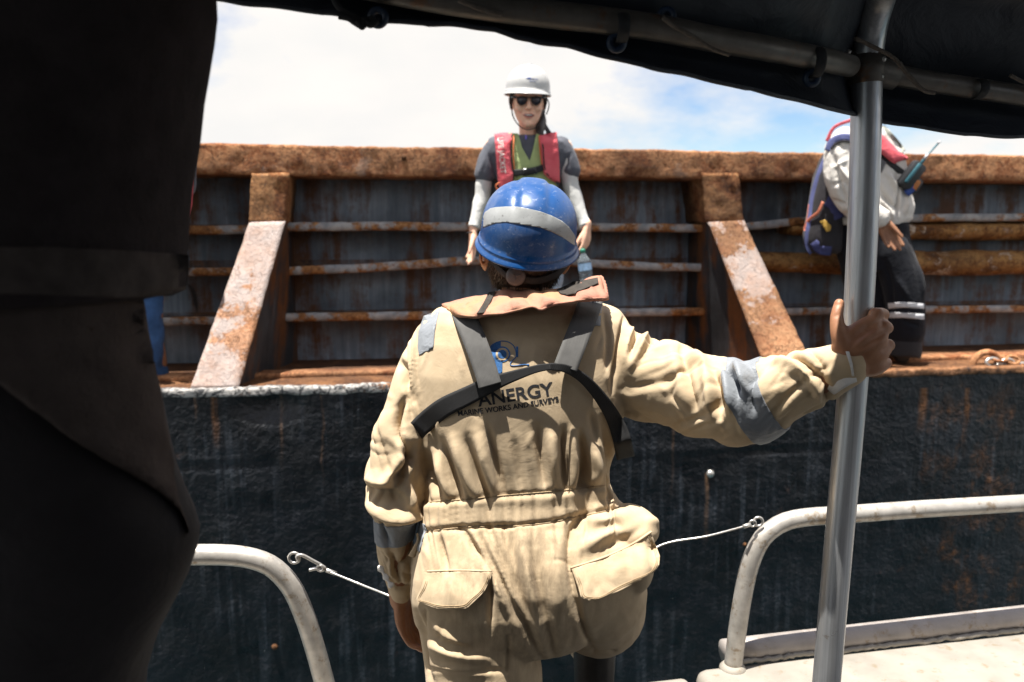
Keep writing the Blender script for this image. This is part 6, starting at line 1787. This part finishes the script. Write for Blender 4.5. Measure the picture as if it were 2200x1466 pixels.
for line in ([(1739, 440), (1737, 462), (1732, 490)], [(1768, 434), (1758, 456), (1740, 470), (1730, 486), (1729, 496)]):
    V, Fs = lay_ribbon(line, 6, KB, .024, .012, 24, 4); mesh('orange_cord', V, Fs, plain('salmon_cord', (0.58, 0.18, 0.10), 0.7, 0, 0.15, 80, 0.2), bp)
V, Fs = lay(patch_bm([c4 for c4 in [[(1762, 476), (1772, 472), (1786, 486), (1784, 496), (1776, 499)]]]), KB, .018, .012, 6); mesh('yellow_tag', V, Fs, plain('yellow_cloth', (0.42, 0.25, 0.04), 0.7, 0, 0.2, 60, 0.2), bp)
V, Fs = lay_ribbon([(1778, 325), (1786, 306), (1800, 297), (1816, 294), (1836, 300), (1850, 316)], 15, MB, .014, .012, 30, 5); mesh('shoulder_strap', V, Fs, PURP, bp)
V, Fs = lay_ribbon([(1785, 320), (1797, 308), (1815, 303), (1836, 308)], 4, MB, .012, .012, 24, 3); mesh('strap_edge', V, Fs, CHAR, bp)

# ------------------------------------------------------------------ someone in jeans behind the dark towel, on the barge
YJ = 4.05
jn = thing('person', 'person in blue jeans and a red vest, almost hidden behind the dark towel', 'person', at(315, 760, YJ) * [1, 1, 0] + [0, 0, zdk])
HCj = at(330, 225, YJ)
P = head_parts(HCj, rotm(0, 0, .4), 1.0)
P.append(limb([HCj + [0, 0, -.05], at(330, 290, YJ + .02), at(330, 315, YJ + .03)], [.054, .054, .07], 16))
P.append(trunk([(310, 280, 385, .8), (340, 265, 396), (420, 272, 392), (500, 275, 385), (560, 270, 390)], YJ + .03, .18))
aJ = [ptsY([(270, 335, YJ), (245, 420, YJ), (262, 510, YJ - .1)], YJ), ptsY([(392, 335, YJ), (396, 400, YJ + .02), (360, 470, YJ - .12)], YJ)]
for a in aJ: P.append(limb(a, [.05, .04, .028], 12))
P += hand_parts(aJ[0][2], np.array([.4, -.3, -.8]), (1, 0, 0)); P += hand_parts(aJ[1][2], np.array([-.9, -.3, -.3]), (0, 0, 1))
for a in (300, 325): P.append(limb(np.vstack([ptsY([(a, 560, YJ + .03), (a, 700, YJ + .03)], YJ), [[at(a, 700, YJ)[0], YJ + .05, zdk + .08]]]), [.08, .055, .045], 12))
V, Fs = fuse(P, .006, 3); mesh('body', V, Fs, SKIN_TAN, jn)
V, Fs = fuse([((np.asarray(v)) @ rotm(0, 0, .4).T + HCj, f) for v, f in [loft([sring(0, .080 * q, -.07 * q, .104 * q2, z) for z, q, q2 in ((-.05, .6, .7), (-.02, .9, .95), (.04, 1, 1), (.08, .96, 1), (.120, .5, .6))])]], .006, 2); mesh('hair', V, Fs, HAIR, jn)
P = [trunk([(305, 295, 370, .7), (320, 268, 396, .9), (380, 262, 404), (450, 268, 400), (520, 268, 396), (570, 264, 398)], YJ + .03, .22)]
for a in aJ: P.append(limb(a[:2], [.065, .058], 14))
V, Fs = fuse(P, .008, 3); mesh('shirt', V, Fs, NAVY, jn); JBV = bvh_of(V, Fs)
V, Fs = lay(patch_bm([[(348, 318), (385, 316), (414, 350), (415, 400), (413, 440), (405, 470), (360, 470), (352, 400)]]), JBV, .03, .03, 8, puff=.03, puffw=12); mesh('float_pad', V, Fs, RED, jn)
V, Fs = lay(patch_bm([[(268, 322), (310, 318), (314, 400), (310, 470), (266, 470), (262, 400)]]), JBV, .03, .03, 8, puff=.03, puffw=12); mesh('float_pad', V, Fs, RED, jn)
JEAN = fabric('blue_denim', (0.035, 0.085, 0.20), 900, 0.3, 0.9, 0.35, 16, 0.8)
P = [trunk([(545, 264, 398), (590, 262, 392), (620, 262, 372)], YJ + .03, .22)]
for a in (288, 318): P.append(limb(np.vstack([ptsY([(a, 600, YJ + .03), (a, 650, YJ + .02), (a + 2, 720, YJ + .02), (a + 2, 790, YJ + .03)], YJ), [[at(a + 3, 790, YJ)[0], YJ + .05, zdk + .03]]]), prad([36, 31, 31, 31, 30], YJ), 18))
V, Fs = fuse(P, .007, 3); V = grid_noise(V, Fs, .010, 14); mesh('jeans', V, Fs, JEAN, jn)
for a in (288, 318):
    V, Fs = fuse(boot_parts(np.array([at(a, 790, YJ)[0], YJ + .06, zdk]), (0, -1, 0), h=.1, L=.25), .008, 2); mesh('shoe', V, Fs, BOOT, jn)

# ------------------------------------------------------------------ the dark figure right beside the camera
YD = 0.86
dk = thing('person', 'dark figure in the shade close by, wrapped in a black towel, back turned', 'person', (-0.52, YD, zd))
def terry(name, col, b=.8):
    m = M(name, 0.97, 0, 0.1); m.color(m.ramp(m.noise(26, 5), [(0.3, tuple(x * .7 for x in col)), (0.7, col)]))
    p = m.bump(m.noise(170, 4, 0.7), b, 0.004); m.bump(m.noise(12, 4), .4, .01, p); m.b.inputs['Specular IOR Level'].default_value = .03; return m.m
TOWEL = terry('black_terry', (0.036, 0.030, 0.031)); TOWEL2 = terry('brown_black_terry', (0.075, 0.060, 0.055)); CLOTH = fabric('dark_cloth', (0.015, 0.013, 0.014), 900, .2, .95, .3)
def drape(rows, yc, dep, e=2.3, n=44):
    out = []
    for r in rows:
        d = dep * (r[3] if len(r) > 3 else 1)
        a, b = at(r[1], r[0], yc), at(r[2], r[0], yc + d * .14)
        out.append(sring((a[0] + b[0]) / 2, (b[0] - a[0]) / 2 - .004, yc - d / 2, yc + d / 2, a[2], n, e))
    return loft(out)
# body under the cloth
HD = np.array([-0.50, YD + .02, CZ + .215])
P = head_parts(HD, rotm(0, 0, math.pi), 1.0)
P.append(limb([HD, HD + [0, 0, -.12], HD + [0, 0, -.18]], [.05, .055, .07], 14))
P.append(limb(np.array([[-.50, YD + .02, CZ + .04], [-.53, YD + .03, CZ - .25], [-.54, YD + .02, CZ - .6]]), [(.07, .085), (.065, .075), (.06, .075)], 18))
for s in (-1, 1):
    P.append(limb(np.array([[-.51 + s * .085, YD + .02, CZ + .04], [-.51 + s * .085, YD + .04, CZ - .03], [-.50 + s * .04, YD + .10, CZ + .06]]), [.045, .036, .028], 12))
    P += hand_parts(np.array([-.50 + s * .04, YD + .10, CZ + .06]), (-s * .5, .1, .8), (-s * .8, 0, -.5), k=.9)
    P.append(limb(np.array([[-.54 + s * .05, YD, CZ - .58], [-.54 + s * .07, YD, CZ - 1.1], [-.53 + s * .08, YD + .02, zd + .09]]), [.062, .05, .04], 12))
V, Fs = fuse(P, .006, 3); mesh('body', V, Fs, SKIN_BROWN, dk)
V, Fs = fuse([(np.asarray(v) @ rotm(0, 0, math.pi).T + HD, f) for v, f in [loft([sring(0, .080 * q, -.07 * q, .104 * q2, z) for z, q, q2 in ((-.08, .6, .7), (-.03, .9, .95), (.04, 1, 1), (.08, .96, 1), (.12, .5, .6))])]], .006, 2); mesh('hair', V, Fs, HAIR, dk)
# trousers and long shirt under the towel
rows = [(560, -250, 300), (640, -255, 306), (700, -258, 312), (780, -258, 330), (860, -258, 352), (940, -258, 370), (1020, -258, 388), (1080, -258, 408), (1125, -258, 432), (1160, -258, 442), (1195, -258, 438), (1250, -255, 424), (1320, -250, 392), (1400, -245, 356), (1480, -240, 330), (1600, -240, 310), (1900, -235, 300), (2400, -230, 300)]
V, Fs = drape(rows, YD, .26)
V = strokes(V, Fs, [([(60, 1000), (90, 1250), (60, 1466)], 26, .02), ([(150, 960), (170, 1200), (140, 1466)], 22, -.02), ([(250, 1020), (270, 1250), (250, 1466)], 20, .022), ([(330, 1100), (330, 1300)], 16, -.015)])
V = grid_noise(V, Fs, .01, 9); mesh('long_garment', V, Fs, CLOTH, dk); DB = bvh_of(V, Fs)
for s in (-1, 1):
    V, Fs = fuse([limb(np.array([[-.55 + s * .055, YD, CZ - .62], [-.54 + s * .07, YD, CZ - 1.1], [-.53 + s * .08, YD + .01, zd + .05]]), [.075, .07, .065], 18)], .01, 2); mesh('trouser_leg', V, Fs, CLOTH, dk)
    V, Fs = fuse(boot_parts(np.array([-.53 + s * .08, YD - .03, zd]), (0, 1, 0)), .01, 2); mesh('shoe', V, Fs, BOOT, dk)
# towel end wrapped round the waist, its hem running down to the right
V, Fs = lay(patch_bm([[(-230, 590), (306, 600), (312, 660), (317, 700), (332, 780), (348, 860), (362, 940), (374, 1020), (385, 1076), (400, 1120), (408, 1146), (400, 1122), (380, 1092), (335, 1052), (250, 1002), (150, 942), (60, 872), (-20, 810), (-230, 690)]]), DB, .012, .012, 22, puff=.010, puffw=14, wob=.004)
V = grid_noise(V, Fs, .003, 60); mesh('waist_towel', V, Fs, TOWEL2, dk)
# towel over the shoulders with its woven border
rows = [(-230, -60, 250, .6), (-190, -120, 350, .8), (-140, -150, 430, .95), (-80, -170, 470), (0, -200, 480), (60, -215, 470), (130, -222, 457), (200, -230, 446), (300, -240, 432), (400, -248, 419), (500, -252, 409), (560, -254, 405), (600, -255, 408), (622, -255, 408), (634, -252, 398), (640, -240, 380, .97)]
V, Fs = drape(rows, YD, .34)
V = strokes(V, Fs, [([(120, 40), (60, 200), (-20, 330)], 22, .018), ([(220, 20), (170, 200), (120, 420)], 26, -.014), ([(330, 30), (290, 250), (270, 500)], 24, .014), ([(400, 60), (370, 300), (360, 560)], 18, -.012)])
V = grid_noise(V, Fs, .006, 12); mesh('shoulder_towel', V, Fs, TOWEL, dk); DT = bvh_of(V, Fs)
V, Fs = lay(patch_bm([[(-200, 532), (100, 530), (300, 540), (406, 548), (406, 585), (400, 622), (370, 636), (250, 640), (100, 634), (-200, 628)]]), DT, .003, .003, 22, wob=.003); mesh('towel_border', V, Fs, plain('border_weave', (0.055, 0.046, 0.043), 0.9, 0, 0.3, 40, 0.3, 0.05), dk)
for k in range(5):
    P = np.array([at(404 + k * 3, 610 + k * 2, YD - .02), at(412 + k * 3, 630 + k * 4, YD - .03), at(416 + k * 2, 650 + k * 6, YD - .03)]); V, Fs = tube(spline(P, 10), .0007, 5); mesh('loose_thread', V, Fs, TOWEL2, dk)
